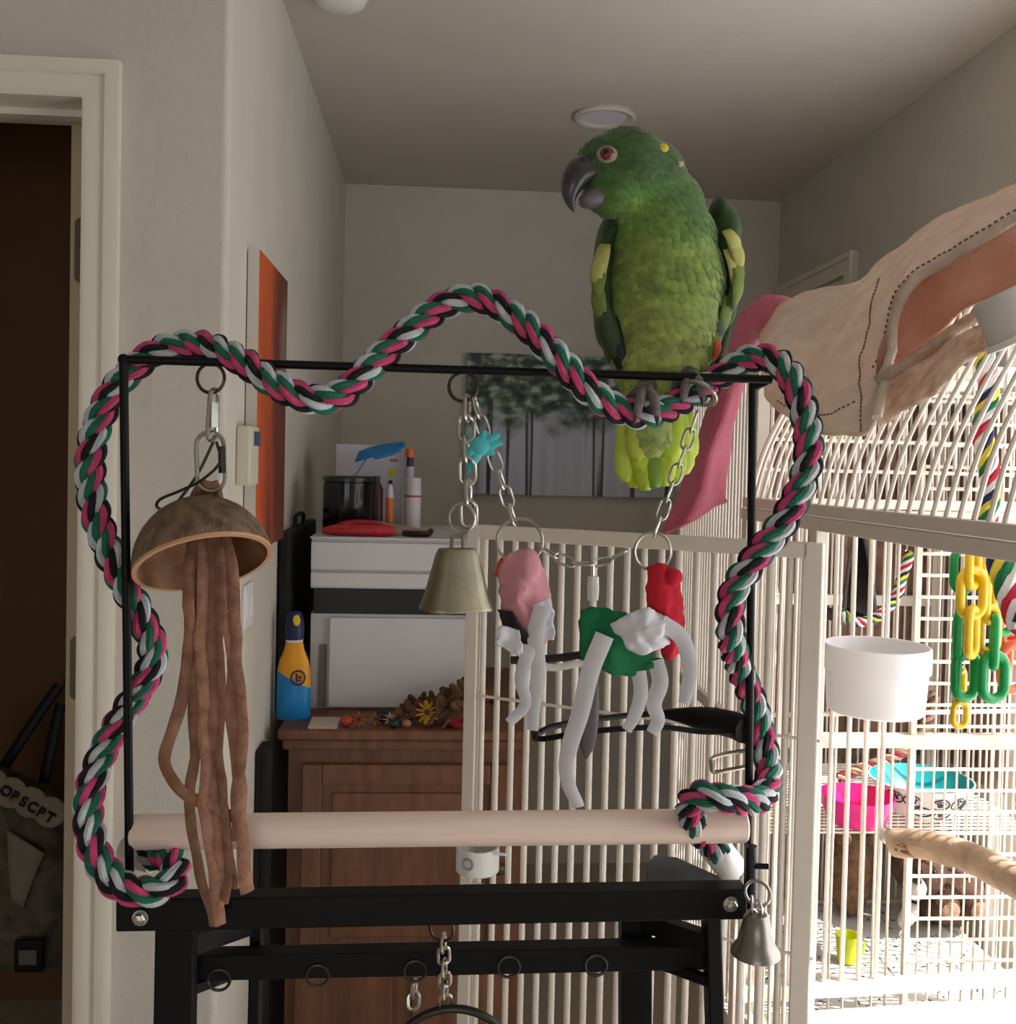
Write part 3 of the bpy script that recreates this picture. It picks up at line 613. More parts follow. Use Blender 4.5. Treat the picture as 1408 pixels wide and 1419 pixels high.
MB().lohi((-.36, YS - .06, .0), (.36, YS + .44, .03)).build('base', black_m, stand, smooth=False, bevel=.01)
for px, py in ((303, 1358), (440, 1352), (575, 1346), (705, 1340), (826, 1338)):
    MB().tube(ring(P(px, py, Y2 - .012), (0, 1, .1), .0115), .0016, 8, closed=True).build('hanging_ring', darksteel_m, stand)
pg = [(894, 1234), (896, 1198), (908, 1184), (938, 1188), (1018, 1224), (1018, 1236)]; n = len(pg)
MB().add([P(x, y, 1.045) for x, y in pg] + [P(x, y, 1.053) for x, y in pg], [tuple(range(n)), tuple(range(2 * n - 1, n - 1, -1))] + [(i, n + i, n + (i + 1) % n, (i + 1) % n) for i in range(n)]).build('feeder_plate', M('smoke_grey_plastic', (104, 102, 104), .35), stand, smooth=False, bevel=.002)

# ------------------------------------------------------------------ rope perch
path = [(205, 1186, 1.035), (232, 1186, 1.012), (243, 1205, .99), (232, 1228, .972), (196, 1236, .97), (160, 1222, .975), (132, 1180, .985), (122, 1120, 1.0), (137, 1055, 1.01), (170, 992, 1.02), (202, 940, 1.028), (212, 900, 1.028),
        (196, 855, 1.022), (170, 805, 1.02), (145, 750, 1.02), (128, 690, 1.02), (126, 630, 1.02), (142, 570, 1.022), (175, 520, 1.026), (222, 485, 1.028), (275, 477, 1.022), (330, 497, 1.0), (380, 531, .985), (430, 553, .98), (475, 545, .985),
        (520, 502, 1.0), (570, 457, 1.01), (620, 421, 1.015), (665, 414, 1.01), (715, 440, .995), (760, 482, .98), (810, 536, .978), (858, 568, .985), (900, 574, .992), (945, 556, 1.01), (990, 527, 1.028), (1030, 500, 1.03), (1068, 497, 1.015),
        (1098, 525, .99), (1118, 585, .975), (1118, 650, .965), (1088, 720, .965), (1045, 775, .975), (1015, 825, .985), (1013, 880, .992), (1025, 925, 1.03), (1045, 975, 1.05), (1058, 1030, 1.05), (1066, 1075, 1.035), (1052, 1107, 1.0), (1010, 1108, .965), (970, 1102, .972), (955, 1125, .99), (975, 1160, 1.02), (996, 1180, 1.04)]
cl = resample(pxspline(path, 10), .0022); RST = .0022
rope = thing('rope_perch', cl[0], 'twisted cotton rope perch in pink, green, white and black bent around the stand', 'rope perch')
T0 = None; Nn = Vector((0, 1, 0)); frames = []
for i in range(len(cl)):
    tt = (cl[min(i + 1, len(cl) - 1)] - cl[max(i - 1, 0)]).normalized(); Nn = (Nn - tt * Nn.dot(tt)).normalized(); frames.append((tt, Nn.copy(), tt.cross(Nn)))
PITCH = .060
def strand_c(i, s):
    a = 2 * math.pi * (i * RST / PITCH + s / 3); t_, n_, b_ = frames[i]
    return cl[i] + (n_ * math.cos(a) + b_ * math.sin(a)) * .0077, a, n_, b_, t_
for s in range(3):
    core = [strand_c(i, s)[0] for i in range(0, len(cl), 3)]
    st = MB().tube(core, .0050, 6).build('strand', yarn_m[3], rope)
    for y in range(4):
        pts = []
        for i in range(len(cl)):
            c, a, n_, b_, t_ = strand_c(i, s)
            rad = n_ * math.cos(a) + b_ * math.sin(a); tan = (t_ * .55 + (b_ * math.cos(a) - n_ * math.sin(a)) * .8); tan.normalize(); bi = rad.cross(tan)
            k = 2 * math.pi * (y / 4 + i * RST / .0295 + s * .21); pts.append(c + (rad * math.cos(k) + bi * math.sin(k)) * .0039)
        MB().tube(pts, .0040, 6).build('yarn', yarn_m[y], st)
for p, d in ((P(200, 1183, 1.04), Vector((-1, .35, .1))), (P(1000, 1186, 1.045), Vector((.6, .2, -.75)))):
    d.normalize(); MB().lathe([(0, -.012), (.0165, -.012), (.0165, .020), (.0145, .023), (0, .023)], p, d, 24).build('end_cap', cap_m, rope)

# ------------------------------------------------------------------ coconut toy
YC = .985
toy = thing('coconut_toy', P(290, 1280, YC), 'half coconut shell bird toy with long suede leather strips', 'bird toy')
MB().tube(ring(P(292, 524, YS), (.25, 1, 0), .0142), .0017, 8, closed=True).build('ring', darksteel_m, toy)
MB().tube(stadium(P(295, 575, YS - .002), (0.05, 0, 1), (.25, 1, 0), .050, .017), .0021, 8, closed=True).build('quick_link', steel_m, toy)
MB().lathe([(.0036, -.012), (.0036, .012)], P(297, 575, YS - .0105), (0, 0, 1), 6).build('link_nut', steel_m, toy, smooth=False)
MB().tube(stadium(P(292, 640, YS - .002), (-.05, 0, 1), (1, .1, 0), .058, .026), .0021, 8, closed=True).build('quick_link', steel_m, toy)
MB().lathe([(.004, -.013), (.004, .013)], P(308, 637, YS - .002), (-.05, 0, 1), 6).build('link_nut', darksteel_m, toy, smooth=False)
MB().tube(pxspline([(300, 612, .995), (305, 640, .992), (280, 665, .99), (250, 680, .99), (222, 692, .992), (218, 703, .994), (235, 706, .996), (252, 688, 1.0), (275, 655, 1.002), (296, 612, 1.0)], 6), .0015, 6).build('wire_loop', darksteel_m, toy)
axis = Vector((-.27, .42, .86)).normalized(); cc = P(282, 782, YC); RS = .0655
outer = [(RS * math.cos(a), RS * 1.02 * math.sin(a)) for a in [math.pi / 2 * k / 14 for k in range(15)]]
inner = [(max(0, r - .0045 * (1 if k < 14 else 1)), z * .94) for k, (r, z) in enumerate(outer)]
sh = MB().lathe([(max(1e-4, r), z) for r, z in outer], cc, axis, 44, caps=False).build('shell', coco_m, toy)
MB().lathe([(max(1e-4, r), z) for r, z in inner], cc, axis, 44, caps=False).build('shell_lining', cocoin_m, toy)
MB().lathe([(RS, 0), (RS - .0045, 0), (RS - .0045, .003), (RS, .003)], cc, axis, 44, closed=True).build('shell_rim', M('coconut_rim', (196, 150, 112), .7), toy)
for l in ([(268, 706, YC + .026), (272, 684, YC + .022), (286, 668, YS)], [(304, 700, YC + .026), (301, 682, YC + .020), (295, 668, YS)], [(286, 702, YC + .024), (287, 684, YC + .02), (290, 668, YS)]):
    MB().tube(pxspline(l, 4), .0050, 8, flat=.5, ref=(0, 1, 0)).build('leather_loop', leather_m, toy)
strips = [[(262, 765, 0), (262, 860, -.004), (258, 950, -.004), (240, 1010, -.008), (232, 1055, -.008), (256, 1098, -.012), (300, 1122, -.014), (327, 1134, -.012)],
          [(272, 765, .004), (270, 900, 0), (268, 1050, -.008), (266, 1150, -.012), (280, 1225, -.010), (298, 1284, -.010)],
          [(282, 765, 0), (280, 900, -.004), (284, 1050, -.012), (288, 1140, -.014), (297, 1215, -.014), (304, 1280, -.014)],
          [(294, 765, .004), (292, 920, .0), (293, 1060, -.010), (300, 1160, -.013), (306, 1250, -.010)],
          [(303, 765, 0), (304, 930, -.004), (306, 1080, -.012), (316, 1170, -.014), (314, 1248, -.012)],
          [(314, 765, .002), (320, 930, 0), (331, 1080, -.010), (335, 1170, -.012), (346, 1236, -.012)],
          [(322, 765, 0), (327, 920, -.002), (336, 1030, -.010), (328, 1095, -.014), (332, 1165, -.014)],
          [(288, 765, .008), (297, 920, .006), (301, 1080, -.008), (318, 1180, -.010), (322, 1228, -.010)]]
for i, l in enumerate(strips):
    l = [(288 + (l[0][0] - 292) * .5, 722, .022)] + [(l[0][0], 790, l[0][2])] + l[1:]
    pts = pxspline([(x, y, YC - .008 + d) for x, y, d in l], 7)
    for q in pts[12:]: q += Vector(noise.noise_vector(q * 26 + Vector((i * 3, 0, 0)))) * .004
    MB().tube(pts, [(.0068 if i % 2 else .0058) * (1 + .12 * noise.noise(q * 60)) for q in pts], 8, flat=.28, ref=(math.sin(i * 2.1) * .7, 1, 0)).build('leather_strip', leather_m, toy)

# ------------------------------------------------------------------ cow bell on a chain
YBl = .975
bt = thing('bell_toy', P(635, 845, YBl), 'flared brass-grey cow bell hanging on a steel chain from the stand', 'bell')
MB().tube(ring(P(642, 536, YS), (.2, 1, 0), .0143), .0018, 8, closed=True).build('ring', darksteel_m, bt)
chain(pxspline([(648, 552, YS), (646, 600, .99), (648, 660, .985), (650, 735, YBl)], 8), .026, .016, .0021, steel_m, bt, 'chain_link')
MB().tube(ring(P(640, 718, YBl), (.4, 1, 0), .0135), .0014, 8, closed=True).build('ring', steel_m, bt)
bc = P(632, 845, YBl); h = P(632, 760, YBl).z - bc.z
def frus(prof, w2d):
    vs = []; fs = []; n = 16
    for (hw, z) in prof:
        for k in range(n):
            t = 2 * math.pi * k / n + math.pi / n; e = 2 / 4.5
            vs.append((hw * math.copysign(abs(math.cos(t)) ** e, math.cos(t)), hw * w2d * math.copysign(abs(math.sin(t)) ** e, math.sin(t)), z))
    for i in range(len(prof) - 1):
        for k in range(n): fs.append((i * n + k, i * n + (k + 1) % n, (i + 1) * n + (k + 1) % n, (i + 1) * n + k))
    fs.append(tuple(range((len(prof) - 1) * n, len(prof) * n))); return vs, fs
vs, fs = frus([(.0335, 0), (.0325, .003), (.029, .012), (.019, h - .006), (.0165, h - .001), (.0, h)], .72)
Rb = Matrix.Rotation(math.radians(22), 3, 'Z')
MB().add([bc + Rb @ Vector(v) for v in vs], fs).build('bell_body', brass_m, bt, solid=.0018)
MB().tube([bc + Vector((-.006, 0, h - .001)), bc + Vector((-.005, 0, h + .012)), bc + Vector((.005, 0, h + .012)), bc + Vector((.006, 0, h - .001))], .0022, 8).build('bell_loop', brass_m, bt)
MB().tube([bc + Vector((0, 0, h - .004)), bc + Vector((0, 0, .008))], .0012, 6).ball(bc + Vector((0, 0, .006)), .006, 12, 8).build('clapper', darksteel_m, bt)

# ------------------------------------------------------------------ chain swag toy with fabric pieces
YF = 1.0
ft = thing('fabric_shred_toy', P(820, 1115, YF), 'dangling bird toy of pink, green and red fabric with white strips on chains', 'bird toy')
chain(pxspline([(657, 552, YS), (668, 590, YF), (690, 650, YF), (712, 722, YF), (718, 745, YF)], 8), .022, .012, .0014, steel_m, ft)
chain(pxspline([(966, 572, 1.0), (948, 625, 1.0), (925, 690, 1.0), (906, 745, 1.0), (903, 762, 1.0)], 8), .022, .012, .0014, steel_m, ft)
chain(pxspline([(748, 758, YF), (790, 780, YF), (838, 778, YF), (885, 752, YF)], 8), .022, .011, .0013, steel_m, ft)
MB().tube(ring(P(720, 750, YF), (.1, 1, 0), .0225), .0016, 8, closed=True).build('ring', steel_m, ft)
MB().tube(ring(P(905, 764, YF), (-.1, 1, 0), .0190), .0016, 8, closed=True).build('ring', steel_m, ft)
MB().tube(ring(P(970, 545, 1.0), (.4, .3, .6), .017), .0024, 8, closed=True).build('rope_clip', steel_m, ft)
tealm = M('teal_fleece', (74, 184, 190), .85, sheen=.3)
tc_ = P(666, 618, YF - .006)
for a, L in ((35, .022), (75, .016), (150, .018), (215, .022), (245, .028), (330, .016), (10, .022)):
    d = Vector((math.cos(math.radians(a)), -.15, math.sin(math.radians(a))))
    MB().tube([tc_, tc_ + d * L * .5, tc_ + d * L], [.006, .0055, .002], 8, flat=.5, ref=(0, 1, 0)).build('teal_fringe', tealm, ft)
MB().ball(tc_, (.010, .007, .010)).build('teal_knot', tealm, ft)
def cloth(name, rows, mat, amp=.003, sc=55, th=.0022, sd=0):
    G = net(rows, 8, 8, amp, sc, sd)
    for r in G:
        for q in r: q += Vector(noise.noise_vector(q * 130 + Vector((sd, 2, 1)))) * .0028
    return MB().grid(G).build(name, mat, ft, solid=th)
pinkf = M('dusty_pink_fleece', (206, 140, 150), .95, var=.1, vs=40, sheen=.3); greenf = M('bottle_green_felt', (18, 112, 66), .9, var=.12, vs=30)
redf = M('crimson_felt', (204, 26, 52), .85, var=.1, vs=30); whf = M('white_cotton_strip', (216, 214, 218), .9, var=.05, vs=40)
orf = M('orange_red_felt', (206, 76, 40), .9); dkf = M('black_mesh_felt', (44, 36, 38), .95, var=.4, vs=120)
cloth('pink_fabric', [[(700, 772, YF), (735, 766, YF - .008), (752, 790, YF)], [(690, 810, YF), (722, 812, YF - .016), (765, 825, YF)], [(700, 850, YF), (728, 862, YF - .016), (768, 858, YF)], [(725, 880, YF), (745, 893, YF - .008), (762, 882, YF)]], pinkf, .005, 40)
cloth('orange_fabric', [[(692, 775, YF + .004), (705, 765, YF), (712, 778, YF)], [(688, 798, YF + .004), (700, 800, YF), (710, 796, YF)]], orf)
cloth('dark_mesh_fabric', [[(690, 845, YF - .01), (712, 848, YF - .016)], [(700, 872, YF - .012), (730, 878, YF - .018)], [(722, 895, YF - .012), (745, 898, YF - .016)]], dkf, .004)
cloth('green_fabric', [[(803, 843, YF), (840, 846, YF - .010), (868, 850, YF - .012)], [(804, 880, YF), (850, 885, YF - .012), (898, 888, YF - .01)], [(806, 908, YF), (850, 926, YF - .014), (905, 912, YF - .01)], [(815, 915, YF), (880, 936, YF - .012), (928, 912, YF - .008)]], greenf, .004, 40)
cloth('red_fabric', [[(896, 786, YF - .004), (915, 780, YF - .012), (938, 792, YF - .004)], [(898, 830, YF - .004), (925, 832, YF - .016), (946, 840, YF - .004)], [(910, 880, YF - .004), (930, 885, YF - .014), (950, 880, YF - .004)], [(918, 908, YF - .004), (930, 912, YF - .010), (944, 905, YF - .004)]], redf, .004, 45)
MB().ball(P(934, 800, YF - .014), (.009, .008, .009), 12, 8).build('red_pompom', redf, ft)
cloth('white_fabric', [[(852, 870, YF - .016), (880, 850, YF - .022), (905, 846, YF - .022), (930, 868, YF - .016)], [(862, 890, YF - .016), (888, 880, YF - .026), (910, 882, YF - .026), (928, 890, YF - .016)], [(880, 900, YF - .016), (895, 902, YF - .022), (912, 900, YF - .022), (925, 896, YF - .016)]], whf, .007, 60)
cloth('white_fabric', [[(740, 838, YF - .018), (765, 825, YF - .018)], [(745, 870, YF - .02), (770, 860, YF - .02)], [(738, 890, YF - .018), (766, 886, YF - .018)]], whf, .005, 60)
cloth('white_fabric', [[(690, 868, YF - .018), (715, 872, YF - .02)], [(692, 890, YF - .02), (725, 898, YF - .02)], [(708, 905, YF - .018), (735, 910, YF - .018)]], whf, .006, 60)
ws = [([(752, 840, -.02), (742, 880, -.022), (746, 930, -.02), (740, 975, -.018), (738, 1012, -.018)], .0085), ([(735, 895, -.02), (722, 940, -.02), (728, 975, -.016), (705, 1002, -.016)], .007),
      ([(838, 880, -.018), (818, 930, -.022), (805, 985, -.022), (788, 1040, -.02), (786, 1080, -.02), (802, 1118, -.016)], .0095), ([(885, 930, -.012), (888, 960, -.014), (880, 990, -.014), (868, 1012, -.012)], .0075),
      ([(908, 915, -.012), (915, 945, -.016), (906, 975, -.016), (912, 998, -.014), (903, 1016, -.014)], .0085), ([(915, 862, -.022), (945, 885, -.022), (956, 930, -.02), (948, 975, -.02)], .0085)]
for l, wdt in ws:
    pts = pxspline([(x, y, YF + d) for x, y, d in l], 6); n = len(pts)
    MB().tube(pts, [wdt * (1 - .35 * (i / n) ** 2) for i in range(n)], 8, flat=.22, ref=(.4, 1, 0)).build('white_strip', whf, ft)
MB().tube(pxspline([(722, 905, YF - .01), (760, 925, YF - .01), (800, 920, YF - .008), (830, 922, YF - .006)], 5), .0036, 8, flat=.5, ref=(0, 1, 0)).build('clear_strap', M('pale_strap', (206, 200, 190), .4), ft)
MB().tube(pxspline([(708, 915, YF), (770, 912, YF + .004), (815, 906, YF + .004)], 5), .004, 8).build('dark_bar', dkf, ft)
MB().lathe([(.0055, -.012), (.0062, 0), (.0055, .012), (0, .0125)], P(822, 815, YF), (0, 0, 1), 14).build('clear_bead', M('clear_acrylic', (222, 220, 214), .15, alpha=.75), ft)
MB().tube(pxspline([(822, 780, YF), (822, 805, YF)], 3), .0016, 6).build('bead_wire', steel_m, ft)
# dark wooden spoon-like chew
MB().tube(pxspline([(822, 930, YF + .01), (818, 985, YF + .01), (814, 1030, YF + .01), (812, 1052, YF + .01)], 4), [.004, .006, .0075, .0085, .009, .0095, .0095, .009, .008, .007, .005, .003, .001][:13], 10, flat=.5, ref=(0, 1, 0)).build('dark_chew', M('dark_grey_chew', (84, 76, 78), .5), ft)

# ------------------------------------------------------------------ black hoop, clip, small bell, ring swing under the bar
hoop = thing('black_strap_hoop', P(890, 1030, 1.10), 'black rubber strap bent into a hoop behind the stand', 'strap')
hp = pxspline([(742, 1018, 1.07), (770, 1006, 1.09), (830, 996, 1.12), (890, 990, 1.14), (930, 990, 1.13), (975, 996, 1.11), (1015, 1004, 1.07), (1034, 1012, 1.05)], 6)
n = len(hp); MB().tube(hp, [.0035 + .0115 * (lambda t: t * t * (3 - 2 * t))(max(0, min(1, (i / n - .45) * 3.2))) for i in range(n)], 10, flat=1.0).build('upper_strap', black_m, hoop)
MB().tube(pxspline([(742, 1018, 1.07), (752, 1024, 1.05), (800, 1016, 1.03), (860, 1010, 1.03), (920, 1008, 1.04), (975, 1014, 1.05), (1034, 1014, 1.05)], 6), .0030, 8).build('lower_strap', black_m, hoop)
MB().tube(ring(P(742, 1018, 1.06), (.8, .3, 0), .006), .0018, 8, closed=True).build('buckle', darksteel_m, hoop)
clip = tag(MB().tube(pxspline([(1036, 1040, 1.05), (1010, 1044, 1.05), (988, 1050, 1.05), (986, 1060, 1.05), (990, 1070, 1.05), (1015, 1066, 1.05), (1036, 1062, 1.05)], 5), .0024, 8).build('wire_clip', steel_m), 'bent steel wire clip on the right upright of the stand', 'clip')
sb = thing('small_bell', P(1047, 1325, .965), 'small pewter bell hanging from the right end of the stand', 'bell')
q = P(1047, 1322, .965)
MB().lathe([(.0, .0405), (.010, .0400), (.0125, .037), (.0150, .026), (.0185, .012), (.0235, .004), (.0240, 0), (.0225, -.001), (.0175, .010), (.012, .034), (0, .037)], q, (0, 0, 1), 32).build('bell_body', greybell_m, sb)
MB().tube(ring(q + Vector((0, 0, .046)), (1, .4, 0), .0075), .0014, 8, closed=True).build('bell_loop', steel_m, sb)
MB().tube(ring(P(1050, 1238, .975), (.6, 1, 0), .0125), .0017, 8, closed=True).build('hook_ring', steel_m, sb)
chain([P(1042, 1245, .97), P(1042, 1268, .967), P(1044, 1285, .965)], .016, .010, .0016, steel_m, sb)
MB().ball(q + Vector((0, 0, .003)), .005, 12, 8).build('clapper', darksteel_m, sb)
sw = thing('ring_swing', P(630, 1419, 1.06), 'dark round swing hoop hanging on short chains below the stand crossbar', 'swing')
MB().tube(ring(P(612, 1287, 1.02), (.3, 1, 0), .0125), .0017, 8, closed=True).build('ring', darksteel_m, sw)
chain([P(614, 1298, 1.02), P(616, 1345, 1.03), P(618, 1405, 1.05)], .020, .012, .0019, steel_m, sw)
chain([P(574, 1362, 1.06), P(573, 1385, 1.06), P(572, 1412, 1.055)], .018, .012, .0022, steel_m, sw)
MB().tube(ring(P(628, 1478, 1.05), (.05, 1, .1), .066, 40), .0045, 10, closed=True).build('hoop', darksteel_m, sw)

# ------------------------------------------------------------------ parrot
def proj(v):
    d = v - CAM; z = d.dot(fw); return CX + F * d.dot(rt) / z, CY - F * d.dot(up) / z
parrot = thing('parrot', P(900, 574, 1.02), 'green parrot with yellow shoulder patches perched on the rope, head turned sideways', 'parrot')
def px2(r, Y): return r * Y / F
mb = MB()
for (x, y, Y, rx, ry, ry_) in [(868, 236, 1.030, 60, 58, .040), (838, 228, 1.022, 40, 38, .028), (852, 262, 1.025, 44, 40, .032), (900, 252, 1.04, 52, 56, .040), (915, 292, 1.05, 62, 60, .045), (920, 335, 1.055, 74, 68, .052),
                               (922, 390, 1.06, 84, 90, .057), (918, 440, 1.062, 80, 90, .055), (910, 492, 1.062, 64, 70, .046), (885, 500, 1.058, 38, 52, .036), (948, 500, 1.058, 34, 42, .034), (903, 545, 1.055, 42, 42, .030), (905, 590, 1.05, 34, 45, .018)]:
    mb.ball(P(x, y, Y), (px2(rx, Y), ry_, px2(ry, Y)), 24, 16)
tmp = mb.build('body_blank', black_m, None)
dm = tmp.modifiers.new('r', 'REMESH'); dm.mode = 'VOXEL'; dm.voxel_size = .0042
dm = tmp.modifiers.new('s', 'SMOOTH'); dm.factor = .5; dm.iterations = 9
dg = bpy.context.evaluated_depsgraph_get(); me = bpy.data.meshes.new_from_object(tmp.evaluated_get(dg)); off = OFF[tmp.name]
bpy.data.objects.remove(tmp)
o = OFF[parrot.name]
for v in me.vertices: v.co = v.co + off - o
me.name = 'body'
def mixc(a, b, t): t = max(0, min(1, t)); return tuple(x + (y - x) * t for x, y in zip(a, b))
HEAD, FACE, THROAT, CHEST, BELLY, VENT, BACK = (64, 96, 44), (72, 116, 46), (112, 146, 62), (128, 148, 66), (148, 162, 78), (164, 182, 100), (48, 68, 38)
def plum(v):
    x, y = proj(v)
    if True:
        c = mixc(HEAD, FACE, (y - 235) / 30); c = mixc(c, THROAT, (y - 255) / 45); c = mixc(c, (74, 110, 52), (x - 900) / 60); hc = c
        c = mixc(THROAT, CHEST, (y - 300) / 50); c = mixc(c, BELLY, (y - 390) / 90); c = mixc(c, VENT, (y - 500) / 50)
        c = mixc(c, (84, 118, 56), (868 - x) / 40 * (1 if y < 500 else .7)); c = mixc(c, (92, 124, 60), (x - 985) / 40)
        c = mixc(hc, c, (y - 268 - (x - 900) * .25) / 60)
    if v.y > 1.085: c = BACK
    return c
def colored(me, fn):
    at = me.color_attributes.new('plumage', 'FLOAT_COLOR', 'POINT')
    for i, v in enumerate(me.vertices): at.data[i].color = (*lin(fn(v.co + o)), 1)
colored(me, plum)
fm = bpy.data.materials.new('green_plumage'); fm.use_nodes = True; nt = fm.node_tree; bs = nt.nodes['Principled BSDF']
at = nt.nodes.new('ShaderNodeAttribute'); at.attribute_name = 'plumage'
nz = nt.nodes.new('ShaderNodeTexNoise'); nz.inputs['Scale'].default_value = 60; nz.inputs['Detail'].default_value = 4
tcn = nt.nodes.new('ShaderNodeTexCoord'); mpn = nt.nodes.new('ShaderNodeMapping'); mpn.inputs['Scale'].default_value = (.6, .6, 1.8)
nt.links.new(tcn.outputs['Object'], mpn.inputs[0]); nt.links.new(mpn.outputs[0], nz.inputs['Vector'])
rmp = nt.nodes.new('ShaderNodeMapRange'); rmp.inputs['From Min'].default_value = .3; rmp.inputs['From Max'].default_value = .7; rmp.inputs['To Min'].default_value = .72; rmp.inputs['To Max'].default_value = 1.18
nt.links.new(nz.outputs['Fac'], rmp.inputs['Value'])
ml = nt.nodes.new('ShaderNodeVectorMath'); ml.operation = 'SCALE'; nt.links.new(at.outputs['Color'], ml.inputs[0]); nt.links.new(rmp.outputs[0], ml.inputs['Scale'])
nt.links.new(ml.outputs[0], bs.inputs['Base Color']); bs.inputs['Roughness'].default_value = .75; bs.inputs['Sheen Weight'].default_value = .15
me.materials.clear(); me.materials.append(fm)
body = bpy.data.objects.new('body', me); COL.objects.link(body); body.parent = parrot; OFF[body.name] = o
me.polygons.foreach_set('use_smooth', [True] * len(me.polygons))
bvh = BVHTree.FromPolygons([v.co + o for v in me.vertices], [p.vertices for p in me.polygons])
def hit(px, py):
    d = ray(px, py).normalized(); r = bvh.ray_cast(CAM, d); return r[0], r[1]
# short body feathers
fv, ff, fc = [], [], []
beakp = P(800, 250, 1.02); rnd = random.Random(3); cells = {}
polys = [p for p in me.polygons]; rnd.shuffle(polys)
for p in polys:
    c = Vector(p.center) + o; nrm = Vector(p.normal)
    x, y = proj(c); sz = .0045 if y < 290 else (.0062 if y < 360 else .0075)
    key = tuple(int(q / sz) for q in c)
    if any((c - q).length < sz for a in (-1, 0, 1) for b in (-1, 0, 1) for e in (-1, 0, 1) for q in cells.get((key[0] + a, key[1] + b, key[2] + e, sz), [])): continue
    cells.setdefault((*key, sz), []).append(c)
    if y < 300: fl = (c - beakp).normalized() + Vector((0, 0, -.5))
    else: fl = Vector((0, 0, -1)) + Vector((1, 0, 0)) * (x - 915) / 500
    fl = (fl - nrm * fl.dot(nrm))
    if fl.length < .05: continue
    fl.normalize(); sd = nrm.cross(fl); L = sz * 2.3 * rnd.uniform(.85, 1.15); W = sz * .85
    b0 = c - nrm * .0008; k = len(fv)
    fv += [b0 - fl * L * .3, b0 - sd * W * .8 + nrm * .0004, b0 + nrm * .0012, b0 + sd * W * .8 + nrm * .0004, b0 + fl * L * .45 - sd * W * .75 + nrm * .0010, b0 + fl * L * .5 + nrm * .0022, b0 + fl * L * .45 + sd * W * .75 + nrm * .0010, b0 + fl * L * .72 + nrm * .0016]
    ff += [(k, k + 1, k + 2), (k, k + 2, k + 3), (k + 1, k + 4, k + 5, k + 2), (k + 2, k + 5, k + 6, k + 3), (k + 4, k + 7, k + 5), (k + 5, k + 7, k + 6)]
    cc_ = plum(c); g = rnd.uniform(.88, 1.1); edge = tuple(min(255, q * g * .88) for q in cc_); mid = tuple(min(255, q * g) for q in cc_)
    fc += [mid, mid, mid, mid, mid, mid, mid, edge]
pm = bpy.data.meshes.new('body_feathers'); pm.from_pydata([tuple(v - o) for v in fv], [], ff); at2 = pm.color_attributes.new('plumage', 'FLOAT_COLOR', 'POINT')
for i, c in enumerate(fc): at2.data[i].color = (*lin(c), 1)
pm.materials.append(fm); pm.polygons.foreach_set('use_smooth', [True] * len(pm.polygons))
po = bpy.data.objects.new('body_feathers', pm); COL.objects.link(po); po.parent = parrot; po['kind'] = 'stuff'
# wings: a shaped shoulder pad and rows of flight feathers
wdark = M('dark_green_wing', (42, 60, 34), .6, c2=(66, 88, 46), vs=40, stretch=(1, 1, .5)); wblk = M('blackish_wing', (20, 26, 20), .6); yelp = M('yellow_shoulder_patch', (168, 166, 86), .8, c2=(190, 190, 116), vs=60)
olive = M('olive_wing_edge', (126, 142, 62), .7, c2=(98, 118, 50), vs=50); redw = M('red_wing_fleck', (196, 78, 40), .7)
def feather(name, a, b, wd, mat, par, nrm=(0, -1, 0), bend=.006, ex=.55):
    a = Vector(a); b = Vector(b); ax = (b - a); L = ax.length; ax.normalize(); nv = Vector(nrm); nv = (nv - ax * nv.dot(ax)).normalized(); sd = ax.cross(nv); rows = []
    for i in range(9):
        u = i / 8; wv = wd * (math.sin(math.pi * min(1, .18 + u * .82)) ** ex if u < 1 else .05 + (.55 - ex) * .8)
        c = a + ax * (L * u) + nv * (bend * math.sin(math.pi * u)); rows.append([c + sd * (wv * s_) - nv * (abs(s_) * wd * .25) for s_ in (-1, -.5, 0, .5, 1)])
    return MB().grid(rows).build(name, mat, par, solid=.0008)
def wing(pts, side, patch):
    mbw = MB()
    for (x, y, Y, rx, ry, d) in pts: mbw.ball(P(x, y, Y), (px2(rx, Y), d, px2(ry, Y)), 18, 12)
    tmp = mbw.build('wing_blank', black_m, None); dm = tmp.modifiers.new('r', 'REMESH'); dm.mode = 'VOXEL'; dm.voxel_size = .0035
    dm = tmp.modifiers.new('s', 'SMOOTH'); dm.iterations = 6
    dg = bpy.context.evaluated_depsgraph_get(); mw = bpy.data.meshes.new_from_object(tmp.evaluated_get(dg)); of = OFF[tmp.name]; bpy.data.objects.remove(tmp)
    for v in mw.vertices: v.co = v.co + of - o
    mw.materials.clear(); mw.materials.append(wdark); mw.name = 'wing'; mw.polygons.foreach_set('use_smooth', [True] * len(mw.polygons))
    wo = bpy.data.objects.new('wing', mw); COL.objects.link(wo); wo.parent = parrot; OFF[wo.name] = o; return wo
wl_ = wing([(846, 322, 1.065, 12, 34, .028), (836, 365, 1.065, 13, 60, .032), (836, 420, 1.07, 13, 62, .032), (848, 468, 1.075, 12, 40, .026)], -1, None)
for (x0, y0, x1, y1, wd, mt) in [(838, 338, 831, 392, .0080, yelp), (832, 352, 825, 405, .0075, yelp), (834, 372, 829, 415, .007, olive), (828, 395, 836, 452, .008, olive), (834, 415, 850, 490, .008, wdark), (842, 430, 860, 515, .008, wdark), (848, 440, 868, 530, .008, wblk)]:
    feather('wing_feather', P(x0, y0, 1.030 if y0 < 390 else 1.036), P(x1, y1, 1.032 if y0 < 390 else 1.04), wd, mt, wl_, (-.5, -1, 0))
